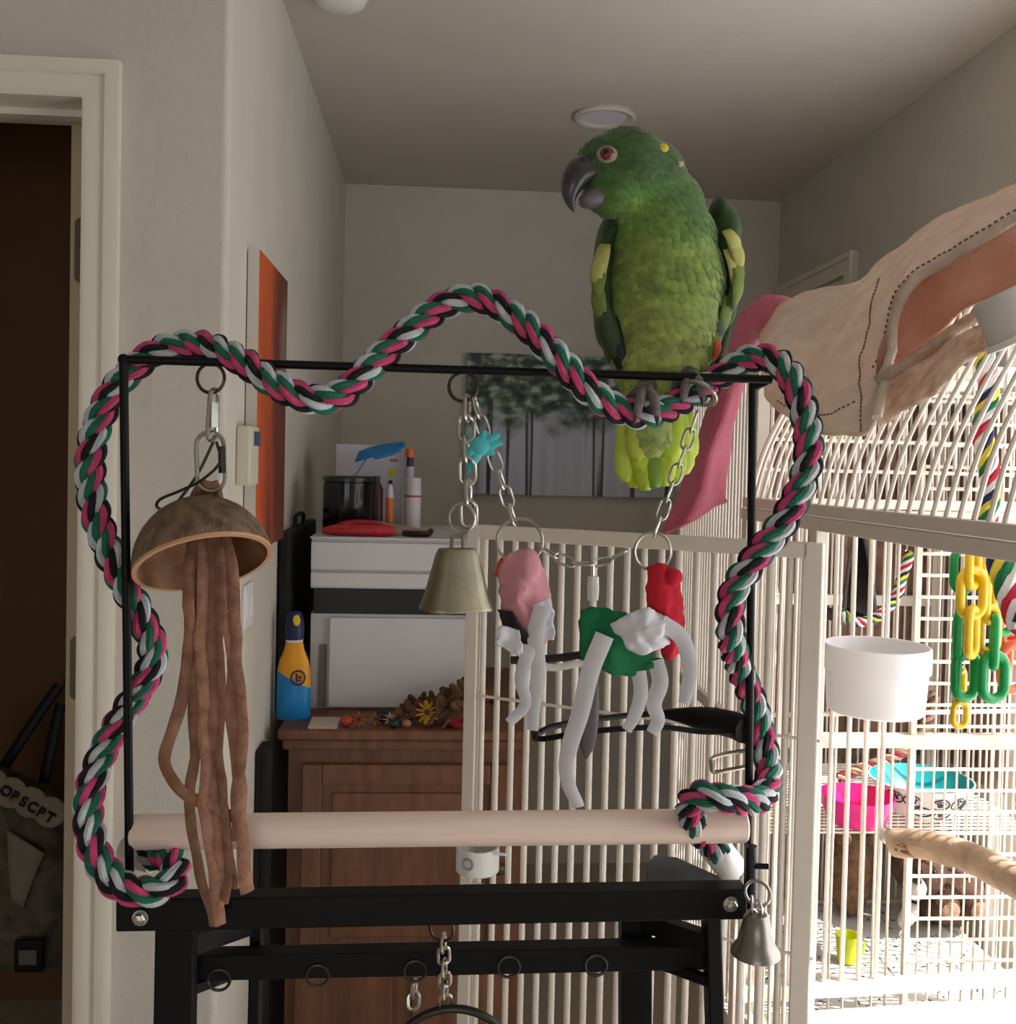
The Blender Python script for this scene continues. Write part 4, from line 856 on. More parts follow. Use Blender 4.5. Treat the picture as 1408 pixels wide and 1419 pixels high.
wr_ = wing([(996, 292, 1.068, 13, 20, .024), (1006, 330, 1.066, 20, 46, .030), (1012, 375, 1.066, 17, 52, .032), (1008, 415, 1.07, 13, 40, .028)], 1, None)
for (x0, y0, x1, y1, wd, mt) in [(1008, 318, 1022, 360, .0085, yelp), (1014, 332, 1026, 378, .0085, yelp), (1010, 345, 1018, 396, .0085, yelp), (1018, 360, 1024, 400, .0075, olive), (1022, 372, 1016, 428, .0075, olive), (1018, 395, 1004, 445, .007, wdark), (1010, 410, 992, 475, .0075, olive), (1003, 425, 982, 495, .008, wdark), (998, 440, 975, 515, .007, olive), (994, 465, 986, 502, .0045, redw)]:
    feather('wing_feather', P(x0, y0, 1.030 if y0 < 390 else 1.038), P(x1, y1, 1.032 if y0 < 390 else 1.045), wd, mt, wr_, (.5, -1, 0))
# folded primaries behind
for i in range(5):
    feather('wing_feather', P(1010 - i * 6, 400, 1.095 + i * .002), P(985 - i * 10, 520 + i * 8, 1.10), .010, wdark, wr_, (.3, 1, 0))
    feather('wing_feather', P(840 + i * 6, 430, 1.095 + i * .002), P(868 + i * 6, 530 + i * 6, 1.10), .010, wdark, wl_, (-.3, 1, 0))
# tail fan
tl = [M('lime_tail', (190, 212, 48), .65, c2=(166, 192, 40), vs=40), M('yellow_green_tail', (200, 214, 84), .65, c2=(176, 200, 60), vs=40), M('olive_tail', (118, 150, 36), .65)]
tail = feather('tail', P(905, 575, 1.062), P(905, 665, 1.066), .016, tl[0], parrot, (0, -1, 0), .003)
for i, (x0, x1, y1, k, dY) in enumerate([(876, 868, 668, 1, 0), (884, 880, 676, 0, .002), (893, 895, 680, 0, -.002), (904, 908, 676, 2, -.004), (915, 922, 674, 0, -.002), (926, 938, 668, 0, .002), (934, 950, 658, 1, .004), (942, 955, 640, 0, .006), (898, 888, 655, 0, -.006), (918, 928, 655, 0, -.006)]):
    feather('tail_feather', P(x0, 572, 1.052 + dY), P(x1, y1, 1.056 + dY), .0150, tl[k], tail, (0, -1, 0), .004, .2)
feather('undertail_feather', P(895, 560, 1.042), P(884, 640, 1.046), .016, tl[1], tail, ex=.25); feather('undertail_feather', P(925, 560, 1.042), P(930, 640, 1.046), .016, tl[0], tail, ex=.25)
# head: beak, cere, eye
bkm = M('dark_horn_beak', (40, 36, 40), .3, c2=(78, 72, 76), vs=50); bkl = M('grey_horn', (98, 92, 96), .4)
YH = 1.006
bp = spline([P(824, 232, YH + .012), P(803, 240, YH + .006), P(792, 258, YH + .002), P(790, 277, YH + .001), P(796, 294, YH + .002)], 5)
rr = [.0185, .0185, .018, .0175, .017, .0165, .0158, .015, .014, .013, .0122, .0112, .010, .0088, .0076, .0064, .0054, .0044, .0034, .0024, .0008]
beak = MB().tube(bp, rr, 18, flat=.9).build('upper_beak', bkm, parrot)
MB().tube(spline([P(842, 264, YH + .014), P(826, 272, YH + .008), P(812, 277, YH + .003), P(803, 274, YH + .002)], 4), [.0165, .0165, .016, .0155, .015, .014, .013, .012, .011, .0095, .008, .0055, .002], 14, flat=.8).build('lower_beak', bkl, parrot)
MB().ball(P(812, 226, YH - .004), (.008, .006, .007), 12, 8).build('cere', M('dark_cere', (46, 48, 44), .6), parrot)
ep, en = hit(841, 214)
if ep is None: ep, en = P(841, 214, .99), Vector((0, -1, 0))
en = (en * .5 + Vector((-.15, -1, .05)).normalized() * .5).normalized(); Re = en.to_track_quat('Z', 'Y').to_matrix()
MB().ball(ep, (.0106, .0088, .0042), 24, 12, Re).build('eye_ring', M('bare_eye_skin', (138, 140, 124), .6), parrot)
eye = MB().ball(ep + en * .0012, (.0072, .0072, .0055), 20, 12, Re).build('eye', M('red_brown_iris', (112, 40, 28), .15), parrot)
MB().ball(ep + en * .0048, (.0034, .0034, .0026), 14, 10, Re).build('pupil', M('black_pupil', (8, 7, 8), .08), eye)
for (x, y, r, cn) in ((921, 200, .0045, (216, 190, 70)), (944, 222, .003, (206, 176, 130))):
    q, n_ = hit(x - 3, y + 6)
    if q is not None: MB().ball(q + n_ * .001, (r * 1.3, r * .6, r), 10, 8).build('nape_fleck', M('nape_%d' % x, cn, .8), parrot)
# feet gripping the rope
footm = M('grey_scaly_skin', (112, 104, 98), .75, var=.2, vs=150, bump=.6, bs=400)
for (fx, fy, Yr, ang) in ((893, 572, .990, 0), (955, 549, 1.014, .35)):
    rc = P(fx, fy, Yr); R_ = .0195
    leg = MB().tube(spline([P(fx + 6, fy - 46, 1.050), P(fx + 3, fy - 32, Yr + .024), rc + Vector((0, .006, R_ + .004))], 5), [.011, .0108, .0105, .010, .0095, .009, .0085, .0082, .008, .0078, .0078], 12).build('leg', footm, parrot)
    for k, (dx_, front) in enumerate(((-.009, 1), (.006, 1), (-.012, 0), (.011, 0))):
        pts = []
        for j in range(9):
            t_ = j / 8 * (1.75 if front else 1.35); s_ = -1 if front else 1
            pts.append(rc + Vector((dx_ * (.35 + j / 8), s_ * math.sin(t_) * (R_ + .0015), math.cos(t_) * (R_ + .0015) + dx_ * math.tan(ang) * .6)))
        toe = MB().tube(pts, [.0058, .0056, .0050, .0055, .0048, .0050, .0046, .0042, .0034], 10).build('toe', footm, leg)
        e = pts[-1]; d = (pts[-1] - pts[-2]).normalized()
        MB().tube([e, e + d * .005, e + d * .009 + Vector((0, .003 if front else -.003, -.001))], [.003, .0022, .0004], 8).build('claw', bkm, leg)

# ------------------------------------------------------------------ near cage (dome top)
Af, An = P(1040, 690, 1.62), P(1408, 729, .95)
ZB = 1.424; e1 = (An - Af); e1.z = 0; e1.normalize(); e2 = Vector((-e1.y, e1.x, 0)); A0 = Vector((Af.x, Af.y, 0)); LA, WA = .96, .60
if e2.x < 0: e2 = -e2
def A(u, v, z): return A0 + e1 * u + e2 * v + Vector((0, 0, z))
cage = thing('bird_cage', A(LA / 2, WA / 2, 0), 'large cream dome top bird cage with its barred door swung open', 'bird cage')
def cbar(a, b, r=.0030, n=8, name='bar', par=None): return MB().tube([a, b], r, n).build(name, cage_m, par or cage)
def rail(u0, v0, u1, v1, z0, z1, w_=.018, name='rail', par=None): return MB().bar(A(u0, v0, (z0 + z1) / 2), A(u1, v1, (z0 + z1) / 2), w_, z1 - z0).build(name, cage_m, par or cage, smooth=False, bevel=.0015)
ZF = .60
for v in (0, WA):
    rail(-.01, v, LA, v, ZB - .016, ZB, .020); rail(-.01, v, LA, v, ZB - .036, ZB - .018, .024)
for u in (0, LA):
    rail(u, .01, u, WA - .01, ZB - .016, ZB, .020); rail(u, .01, u, WA - .01, ZB - .036, ZB - .018, .022)
for u in (0, LA):
    for v in (0, WA): MB().bar(A(u, v, .08), A(u, v, ZB - .036), .02, .02, e1).build('corner_post', cage_m, cage, smooth=False, bevel=.0015)
UH = (A0.y - 1.345) / -e1.y
MB().bar(A(UH - .026, 0, ZF - .1), A(UH - .026, 0, ZB - .036), .022, .018, e2).build('hinge_post', cage_m, cage, smooth=False, bevel=.0015)
# left face bars between far corner and hinge post, and under the doorway
b0 = cbar(A(.03, 0, ZF - .1), A(.03, 0, ZB - .036)); k = 1
while .03 + k * .0254 < UH - .04: inst(b0, e1 * (k * .0254)); k += 1
rail(0, 0, LA, 0, ZF - .12, ZF - .09, .02, 'bottom_rail')
for v, u in ((WA, None), (None, 0), (None, LA)):
    if v: rail(0, v, LA, v, ZF - .12, ZF - .09, .02, 'bottom_rail')
    else: rail(u, .01, u, WA - .01, ZF - .012, ZF + .012, .016, 'bottom_rail')
# far end bars (thick) with a stiffening wire
b1 = cbar(A(0, .030, ZF), A(0, .030, ZB - .036), .0042); k = 1
while .030 + k * .031 < .27: inst(b1, e2 * (k * .031)); k += 1
cbar(A(-.004, 0, 1.064), A(-.004, WA, 1.064), .0040, name='stiffening_wire')
# right face bars
b2 = cbar(A(.03, WA, ZF - .1), A(.03, WA, ZB - .036)); k = 1
while .03 + k * .0254 < LA - .02: inst(b2, e1 * (k * .0254)); k += 1
# dome
prof = [(0, ZB), (.018, 1.49), (.045, 1.55), (.095, 1.64), (.160, 1.745), (.225, 1.815), (.30, 1.84)]
pl = spline([A(.02, v, z) for v, z in prof], 5); pr = spline([A(.02, WA - v, z) for v, z in prof], 5)
dl = MB().tube(pl, .0031, 8).build('dome_bar', cage_m, cage); dr = MB().tube(pr, .0031, 8).build('dome_bar', cage_m, cage); k = 1
while .02 + k * .0254 < LA: inst(dl, e1 * (k * .0254)); inst(dr, e1 * (k * .0254)); k += 1
cbar(A(0, .30, 1.842), A(LA, .30, 1.842), .006, name='ridge_rail')
for u in (0.0, LA):
    MB().tube([q + e1 * (u - .02) for q in pl] + [q + e1 * (u - .02) for q in pr[::-1]], .0045, 8).build('gable_hoop', cage_m, cage)
    for q in range(1, 20):
        v = q * .03; vv = min(v, WA - v); zz = ZB
        for (va, za), (vb, zb2) in zip(prof, prof[1:]):
            if va <= vv <= vb: zz = za + (zb2 - za) * (vv - va) / (vb - va)
        if u == 0.0: cbar(A(u, v, ZB), A(u, v, zz), .0026)
for zz, v0 in ((1.52, .035), (1.60, .075), (1.47, .015)): cbar(A(0, v0, zz), A(0, WA - v0, zz), .0032, name='gable_wire')
# tray and grate, skirt, legs
MB().add([A(.01, .01, ZF - .03), A(LA - .01, .01, ZF - .03), A(LA - .01, WA - .01, ZF - .03), A(.01, WA - .01, ZF - .03), A(.01, .01, ZF - .06), A(LA - .01, .01, ZF - .06), A(LA - .01, WA - .01, ZF - .06), A(.01, WA - .01, ZF - .06)],
         [(0, 1, 2, 3), (7, 6, 5, 4), (0, 4, 5, 1), (1, 5, 6, 2), (2, 6, 7, 3), (3, 7, 4, 0)]).build('tray', cage_m, cage, smooth=False)
for u in (0, LA):
    for v in (0, WA):
        c = A(u, v, 0); MB().lathe([(0, .0), (.018, 0), (.026, .02), (.026, .05), (.012, .08), (0, .08)], c, n=16).build('caster', M('caster_grey', (90, 88, 84), .5), cage)
# open door
hp0 = A(UH, -.004, 0); hx = P(650, 741, 1.61); dd = Vector((hx.x - hp0.x, hx.y - hp0.y, 0)); LD = dd.length; dd.normalize(); ZD1, ZD0 = 1.372, .52
door = MB().bar(hp0 + dd * .014 + Vector((0, 0, ZD0)), hp0 + dd * .014 + Vector((0, 0, ZD1)), .028, .016, dd.cross(Vector((0, 0, 1)))).build('door_post', cage_m, cage, smooth=False, bevel=.0025)
door.name = 'cage_door'; OFF['cage_door'] = OFF[cage.name]
MB().bar(hp0 + dd * (LD - .011) + Vector((0, 0, ZD0)), hp0 + dd * (LD - .011) + Vector((0, 0, ZD1)), .022, .016, dd.cross(Vector((0, 0, 1)))).build('free_stile', cage_m, door, smooth=False, bevel=.0025)
for z in (ZD1 - .011, ZD0 + .011): MB().bar(hp0 + dd * .02 + Vector((0, 0, z)), hp0 + dd * (LD - .02) + Vector((0, 0, z)), .016, .022).build('door_rail', cage_m, door, smooth=False, bevel=.002)
db = MB().tube([hp0 + dd * .045 + Vector((0, 0, ZD0 + .01)), hp0 + dd * .045 + Vector((0, 0, ZD1 - .01))], .0050, 10).build('door_bar', cage_m, door); k = 1
while .045 + k * .0262 < LD - .025: inst(db, dd * (k * .0262)); k += 1
nd = dd.cross(Vector((0, 0, 1)))
MB().tube([hp0 + nd * .0 + Vector((0, -.006, 1.101)), hp0 + dd * LD + Vector((0, -.006, 1.101))], .0024, 8).build('door_wire', cage_m, door)
MB().tube([hp0 + nd * .0 + Vector((0, -.006, .80)), hp0 + dd * LD + Vector((0, -.006, .80))], .0024, 8).build('door_wire', cage_m, door)
# latch cup on the free stile
q = P(662, 1187, 1.565); t = thing('door_cup', q, 'small white plastic cup with a thumb hole on the open cage door', 'cup')
MB().lathe([(0, 0), (.032, 0), (.034, .002), (.034, .040), (.031, .040), (.031, .004), (0, .004)], q + Vector((0, 0, -.022)), (0, 0, 1), 28).build('cup_body', cap_m, t)
MB().tube(ring(q + Vector((-.016, -.030, .0)), (-.45, -.9, 0), .008), .002, 8, closed=True).build('hole_rim', M('hole_grey', (150, 146, 140), .5), t)
MB().tube([q + Vector((.02, -.025, .016)), q + Vector((.045, -.03, .014))], .0025, 8).build('hook', cap_m, t)

# ------------------------------------------------------------------ rear cage
XB0, XB1, YB0, YB1, ZT2, ZP = .560, 1.16, 1.735, 2.28, 1.66, .47
rc = thing('bird_cage', ((XB0 + XB1) / 2, (YB0 + YB1) / 2, 0), 'tall square cream bird cage behind the dome cage by the right wall', 'bird cage')
for x in (XB0, XB1):
    for y in (YB0, YB1): MB().lohi((x - .011, y - .011, 0), (x + .011, y + .011, ZT2)).build('corner_post', cage_m, rc, smooth=False, bevel=.0015)
for z in (ZT2 - .012, ZP - .02):
    for y in (YB0, YB1): MB().lohi((XB0 + .011, y - .009, z - .012), (XB1 - .011, y + .009, z + .012)).build('rail', cage_m, rc, smooth=False, bevel=.0015)
    for x in (XB0, XB1): MB().lohi((x - .009, YB0 + .011, z - .012), (x + .009, YB1 - .011, z + .012)).build('rail', cage_m, rc, smooth=False, bevel=.0015)
zbm = P(1280, 1026, YB0).z
for y, z in ((YB0, zbm), (YB1, P(1250, 832, YB1).z)): MB().lohi((XB0 + .011, y - .010, z - .012), (XB1 - .011, y + .010, z + .012)).build('cross_rail', cage_m, rc, smooth=False, bevel=.0015)
MB().lohi((XB0 - .010, YB0 + .011, zbm - .012), (XB0 + .010, YB1 - .011, zbm + .012)).build('cross_rail', cage_m, rc, smooth=False, bevel=.0015)
def rbar(a, b, r=.0024): return MB().tube([a, b], r, 6).build('bar', cage_m, rc)
b3 = rbar((XB0, YB0 + .02, ZP), (XB0, YB0 + .02, ZT2 - .02), .0028); k = 1
while YB0 + .02 + k * .021 < YB1 - .01: inst(b3, (0, k * .021, 0)); k += 1
xg = P(1265, 1000, YB0).x
b4 = rbar((XB0 + .02, YB0, ZP), (XB0 + .02, YB0, ZT2 - .02)); k = 1
while XB0 + .02 + k * .0262 < xg - .01: inst(b4, (k * .0262, 0, 0)); k += 1
MB().lohi((xg - .005, YB0 - .006, ZP), (xg + .005, YB0 + .006, ZT2 - .02)).build('grid_post', cage_m, rc, smooth=False)
b5 = rbar((xg + .021, YB0, ZP), (xg + .021, YB0, ZT2 - .02), .0019); k = 1
while xg + .021 + k * .0211 < XB1 - .01: inst(b5, (k * .0211, 0, 0)); k += 1
b6 = MB().tube([(xg, YB0 - .004, ZP + .01), (XB1, YB0 - .004, ZP + .01)], .0032, 6).build('cross_wire', cage_m, rc); k = 1
while ZP + .01 + k * .0385 < ZT2 - .03: inst(b6, (0, 0, k * .0385)); k += 1
b7 = rbar((XB0 + .02, YB1, ZP), (XB0 + .02, YB1, ZT2 - .02)); k = 1
while XB0 + .02 + k * .0255 < XB1 - .01: inst(b7, (k * .0255, 0, 0)); k += 1
b8 = rbar((XB1, YB0 + .02, ZP), (XB1, YB0 + .02, ZT2 - .02)); k = 1
while YB0 + .02 + k * .0255 < YB1 - .01: inst(b8, (0, k * .0255, 0)); k += 1
b9 = MB().tube([(XB0, YB0 + .03, ZT2 - .012), (XB1, YB0 + .03, ZT2 - .012)], .0024, 6).build('roof_bar', cage_m, rc); k = 1
while YB0 + .03 + k * .0255 < YB1 - .01: inst(b9, (0, k * .0255, 0)); k += 1
MB().lohi((XB0 + .012, YB0 + .012, ZP - .03), (XB1 - .012, YB1 - .012, ZP - .008)).build('tray', cage_m, rc, smooth=False)
ZS = .79
sh0 = MB().tube([(XB0 + .012, YB0 + .10, ZS), (XB1 - .012, YB0 + .10, ZS)], .0022, 6).build('shelf_wire', cage_m, rc)
for k in range(1, 24): inst(sh0, (0, k * .0185, 0))
for x in (XB0 + .03, XB0 + .30, XB1 - .03): MB().tube([(x, YB0 + .0, ZS - .004), (x, YB1, ZS - .004)], .003, 6).build('shelf_support', cage_m, rc)
# newspaper on the tray
npm = M('newsprint', (196, 194, 188), .9, c2=(182, 180, 176), vs=8); 
ng = [[Vector((XB0 + .03 + i * (XB1 - XB0 - .06) / 24, YB0 + .02 + j * (YB1 - YB0 - .05) / 20, ZP - .006 + .004 * (1 + noise.noise(Vector((i * .4, j * .4, 3)))))) for j in range(21)] for i in range(25)]
paper = tag(MB().grid(ng).build('newspaper', npm, solid=.001), 'sheet of grey newspaper lining the tray of the rear cage', 'newspaper')
shv = MB(); rnd = random.Random(11)
for i in range(260):
    x, y = rnd.uniform(XB0 + .05, XB1 - .04), rnd.uniform(YB0 + .03, YB1 - .06); a = rnd.uniform(0, 6.28); l = rnd.uniform(.003, .010)
    d = Vector((math.cos(a), math.sin(a), 0)); shv.bar(Vector((x, y, ZP + .007)) - d * l / 2, Vector((x, y, ZP + .009)) + d * l / 2, rnd.uniform(.001, .004), .0012)
tag(shv.build('seed_litter', M('dark_seed_husk', (58, 50, 42), .9), smooth=False), 'scattered dark seed husks on the newspaper', 'litter', kind='stuff')

# ------------------------------------------------------------------ bowls
def bowl(name, c, prof, mat, label, inner=None, n=40):
    t = thing(name, c, label, 'bowl'); MB().lathe(prof, c, n=n, caps=False).build('bowl_body', mat, t)
    if inner: MB().lathe(inner[0], c, n=n, caps=False).build('lining', inner[1], t)
    return t
c = A(.088, 0, 0); c.x = P(1214, 935, c.y).x; c.z = P(1214, 985, c.y).z; hb = P(1214, 893, c.y).z - c.z; R = .081
tb = bowl('white_food_bowl', c, [(0, 0), (R * .86, 0), (R * .9, .003), (R * .95, hb * .6), (R * .955, hb * .62), (R, hb * .63), (R, hb - .002), (R - .002, hb), (R - .004, hb - .001), (R * .90, hb * .5), (R * .84, .006), (0, .005)], M('gloss_white_plastic', (232, 230, 232), .3), 'round white plastic food bowl clipped inside the dome cage')
MB().bar(c + Vector((0, R * .9, hb * .5)), c + Vector((0, R + .008, hb * .5)), .02, .03).build('bracket', cap_m, tb, smooth=False)
Yp = 1.885; c = P(1186, 1158, Yp); c.z = ZS + .003; hb = P(1186, 1100, Yp).z - c.z; R = .066
pk = M('hot_pink_plastic', (236, 34, 140), .25)
bowl('pink_bowl', c, [(0, 0), (R * .78, 0), (R * .82, .003), (R, hb * .62), (R * 1.04, hb * .64), (R * 1.06, hb), (R * 1.03, hb), (R * .97, hb * .66), (R * .78, .006), (0, .005)], pk, 'hot pink plastic bowl on the wire shelf')
Yp = 1.94; c = P(1274, 1148, Yp); c.z = ZS + .003; hb = P(1274, 1078, Yp).z - c.z; R = .100
wb_ = M('white_melamine', (226, 222, 218), .3)
outer = [(0, 0), (R * .55, 0), (R * .60, .004), (R * .80, hb * .45), (R * .94, hb * .85), (R, hb)]
pb_ = bowl('paw_print_bowl', c, outer + [(R - .003, hb + .001)], wb_, 'white bowl with teal inside and black paw print ovals', ([(R - .003, hb + .001), (R * .90, hb * .84), (R * .76, hb * .46), (R * .5, .01), (0, .008)], M('teal_melamine', (22, 150, 156), .3)))
bkprint = M('black_print', (28, 26, 26), .5)
def onbowl(az, zf):
    z = hb * zf
    for (ra, za), (rb2, zb3) in zip(outer, outer[1:]):
        if za <= z <= zb3 and zb3 > za: r_ = ra + (rb2 - ra) * (z - za) / (zb3 - za); sl_ = (rb2 - ra) / (zb3 - za); break
    d = Vector((math.sin(az), -math.cos(az), 0)); nr = (d - Vector((0, 0, 1)) * sl_).normalized()
    return c + d * r_ + Vector((0, 0, z)) + nr * .0006, nr
for az, zf in ((-.62, .66), (-.40, .33), (-.02, .62), (.12, .25), (.42, .62), (-1.0, .7), (.8, .5)):
    q, nr = onbowl(az, zf); Rn = nr.to_track_quat('Z', 'Y').to_matrix()
    pts = [q + Rn @ Vector((.0165 * math.cos(a), .0135 * math.sin(a), 0)) for a in [2 * math.pi * k / 24 for k in range(24)]]
    ov = MB().tube(pts, .0012, 6, closed=True).build('print_oval', bkprint, pb_)
    MB().ball(q + Rn @ Vector((0, -.002, 0)), (.0068, .0055, .0010), 12, 6, Rn).build('paw_pad', bkprint, ov)
    for a in (-.9, -.3, .3, .9): MB().ball(q + Rn @ Vector((.0095 * math.sin(a), .0085 * math.cos(a) - .001, 0)), (.0024, .0028, .0009), 8, 6, Rn).build('paw_toe', bkprint, ov)

# ------------------------------------------------------------------ branch perch
brm = M('peeled_branch', (150, 122, 100), .8, c2=(190, 162, 138), vs=18, stretch=(1, 1, 1), bump=.6, bs=60)
br = thing('branch_perch', P(1330, 1200, 1.40), 'rough peeled wooden branch perch inside the dome cage', 'branch')
pts = pxspline([(1243, 1168, 1.60), (1290, 1172, 1.52), (1350, 1190, 1.42), (1410, 1222, 1.31), (1500, 1270, 1.18)], 7)
m = MB().tube(pts, [.0225, .024, .023] + [.0225] * (len(pts) - 4) + [.021], 16)
for v in m.v: v += Vector(noise.noise_vector(v * 45)) * .0035 + Vector(noise.noise_vector(v * 140)) * .0015
m.build('limb', brm, br)
for k in range(7):
    q = pts[1 + k // 2] + Vector((random.uniform(-.012, .012), -.019, random.uniform(-.012, .016)))
    MB().ball(q, (.018, .003, .0035), 10, 6, Matrix.Rotation(.3, 3, 'Y')).build('bark_splinter', M('bark_%d' % k, (128, 84, 60), .9, var=.2, vs=60), br)
MB().lathe([(0, -.004), (.013, -.004), (.013, .004), (0, .004)], A(.012, (pts[0] - A0).dot(e2), 0) + Vector((0, 0, pts[0].z)), -e1, 20).build('end_washer', steel_m, br)

# ------------------------------------------------------------------ plush and cup
plb = M('dark_brown_plush', (58, 38, 28), .98, c2=(82, 56, 42), vs=60, bump=.9, bs=220); plt = M('tan_plush', (150, 116, 90), .98, bump=.8, bs=220); plw = M('white_plush', (196, 186, 178), .98, bump=.8, bs=220)
pz = ZP; pc = P(1300, 1272, 2.12); pc.z = pz
pt = thing('plush_dog', pc, 'dark brown plush dog with white muzzle sitting on the newspaper', 'plush toy')
MB().ball(pc + Vector((.03, .02, .075)), (.085, .07, .075), 24, 16).build('torso', plb, pt)
hd = pc + Vector((-.055, -.02, .135))
hb_ = MB().ball(hd, (.055, .052, .05), 24, 16).build('head', plb, pt)
MB().ball(hd + Vector((-.026, -.032, -.018)), (.024, .026, .030), 18, 12).build('muzzle', plw, pt)
MB().ball(hd + Vector((-.034, -.058, .004)), (.010, .008, .008), 12, 8).build('nose', bkprint, pt)
for s_ in (-1, 1): MB().ball(hd + Vector((s_ * .045, .005, .015)), (.018, .025, .034), 14, 10).build('ear', plb, pt)
for s_ in (-.018, .02): MB().ball(hd + Vector((s_ - .012, -.047, .018)), .005, 10, 8).build('eye', bkprint, pt)
for x in (-.012, .052):
    f = MB().ball(pc + Vector((x, -.055, .070)), (.030, .022, .030), 18, 12).build('paw', plb, pt); MB().ball(pc + Vector((x, -.076, .072)), (.020, .004, .020), 14, 8).build('sole', plt, f)
MB().ball(pc + Vector((-.085, -.035, .045)), (.018, .016, .030), 14, 10, Matrix.Rotation(.6, 3, 'Y')).build('arm', plw, pt)
bx = P(1190, 1265, 2.16); bx.z = pz
t = thing('tan_plush', bx, 'fuzzy tan plush lump in the far corner of the rear cage', 'plush toy')
m = MB().ball(bx + Vector((-.01, .03, .10)), (.05, .045, .10), 22, 16)
for v in m.v: v += Vector(noise.noise_vector(v * 60)) * .006
m.build('torso', M('fuzzy_tan', (128, 98, 72), .98, c2=(92, 66, 46), vs=70, bump=.9, bs=200), t)
for s_ in (-1, 1): MB().ball(bx + Vector((-.01 + s_ * .035, -.01, .19)), .018, 12, 10).build('ear', MATS['fuzzy_tan'], t)
q = P(1175, 1282, 1.98); q.z = pz + .002; yg = M('lime_plastic', (206, 214, 40), .35)
t = thing('lime_cup', q, 'small lime yellow cup on the newspaper', 'cup')
MB().lathe([(0, 0), (.019, 0), (.024, .054), (.0225, .054), (.0175, .003), (0, .003)], q, n=24).build('cup_body', yg, t)
MB().tube([q + Vector((.022, 0, .042)), q + Vector((.036, 0, .036)), q + Vector((.034, 0, .016)), q + Vector((.020, 0, .012))], .003, 8).build('handle', yg, t)

# ------------------------------------------------------------------ plastic chain toys
pc_ = {'y': M('yellow_plastic', (246, 204, 34), .3), 'g': M('green_plastic', (18, 160, 84), .3), 'o': M('coral_plastic', (244, 112, 74), .3)}
def plink(par, x, y, Y, L, W, r, col, face): # face 1 = broadside, 0 = edge on
    return MB().tube(stadium(P(x, y, Y), (0, 0, 1), (1, .12, 0) if face == 1 else ((.45, 1, 0) if face == 0 else (.75, .65, 0)), L, W, 10), r, 10, closed=True).build('link', pc_[col], par)
def ptoy(name, loc, label, links, grp=None):
    t = thing(name, P(*loc), label, 'chain toy', grp)
    for l in links: plink(t, *l)
Yk = 1.16; s = pix(Yk)
ptoy('plastic_chain', (1355, 900, Yk), 'yellow plastic chain of big oval links hanging in the dome cage', [(1349, 783, Yk, .052, .026, .0052, 'y', 2), (1347, 822, Yk, .056, .030, .0056, 'y', 1), (1347, 876, Yk - .004, .056, .022, .0054, 'y', 2)])
ptoy('plastic_chain', (1375, 900, Yk + .03), 'second yellow plastic chain hanging just behind the first', [(1367, 786, Yk + .02, .050, .022, .0052, 'y', 2), (1372, 830, Yk + .02, .054, .022, .0054, 'y', 2), (1370, 872, Yk + .02, .054, .024, .0054, 'y', 1)])
ptoy('plastic_chain', (1337, 1010, Yk + .04), 'green plastic chain ending in a small yellow link', [(1334, 790, Yk + .04, .05, .024, .0054, 'g', 1), (1333, 830, Yk + .04, .05, .016, .0054, 'g', 0), (1332, 880, Yk + .04, .058, .024, .0058, 'g', 2), (1338, 935, Yk + .035, .056, .026, .0064, 'g', 1), (1330, 950, Yk + .05, .04, .020, .005, 'y', 2), (1330, 990, Yk + .04, .030, .018, .0038, 'y', 1)])
ptoy('plastic_chain', (1380, 970, Yk + .01), 'green plastic chain ending in a broad open green link', [(1382, 800, Yk + .05, .05, .022, .0052, 'g', 2), (1390, 850, Yk + .05, .05, .026, .0054, 'g', 1), (1378, 890, Yk + .01, .06, .016, .0054, 'g', 0), (1377, 938, Yk + .01, .054, .030, .0062, 'g', 1)])
ptoy('plastic_chain', (1400, 970, Yk + .08), 'coral orange plastic chain hanging beside the green chain', [(1400, 860, Yk + .08, .06, .030, .006, 'o', 1), (1392, 905, Yk + .08, .054, .028, .006, 'o', 2), (1404, 925, Yk + .06, .056, .034, .006, 'o', 1)])
for i, (x, y) in enumerate(((1349, 760), (1367, 765), (1334, 760), (1382, 775), (1400, 800))): pass

def crope(name, l, label, R, k=8, cols=((200, 36, 62), (236, 234, 232), (20, 110, 70), (226, 206, 70), (34, 40, 92), (230, 228, 226))):
    pts = resample(pxspline(l, 10), .004); t = thing(name, pts[-1], label, 'rope toy')
    Nn = Vector((0, 1, 0)) if abs((pts[1] - pts[0]).normalized().y) < .9 else Vector((0, 0, 1)); fr = []
    for i in range(len(pts)):
        tt = (pts[min(i + 1, len(pts) - 1)] - pts[max(i - 1, 0)]).normalized(); Nn = (Nn - tt * Nn.dot(tt)).normalized(); fr.append((Nn.copy(), tt.cross(Nn)))
    for s_ in range(len(cols)):
        q = [pts[i] + (fr[i][0] * math.cos(2 * math.pi * (i * .004 / (R * 5) + s_ / len(cols))) + fr[i][1] * math.sin(2 * math.pi * (i * .004 / (R * 5) + s_ / len(cols)))) * R * .6 for i in range(len(pts))]
        nm = 'cord_%d_%d_%d' % cols[s_]; MB().tube(q, R * .42, 6).build('strand', MATS.get(nm) or M(nm, cols[s_], .9, bump=.4, bs=400), t)
crope('cotton_rope', [(1362, 480, 1.22), (1370, 540, 1.22), (1362, 600, 1.22), (1372, 660, 1.22), (1368, 722, 1.22)], 'multicoloured cotton rope hanging inside the cage dome', .013)
crope('cotton_rope', [(1385, 770, 1.10), (1395, 800, 1.09), (1405, 835, 1.08), (1420, 870, 1.06)], 'thick multicoloured cotton rope beside the coral chain', .017)
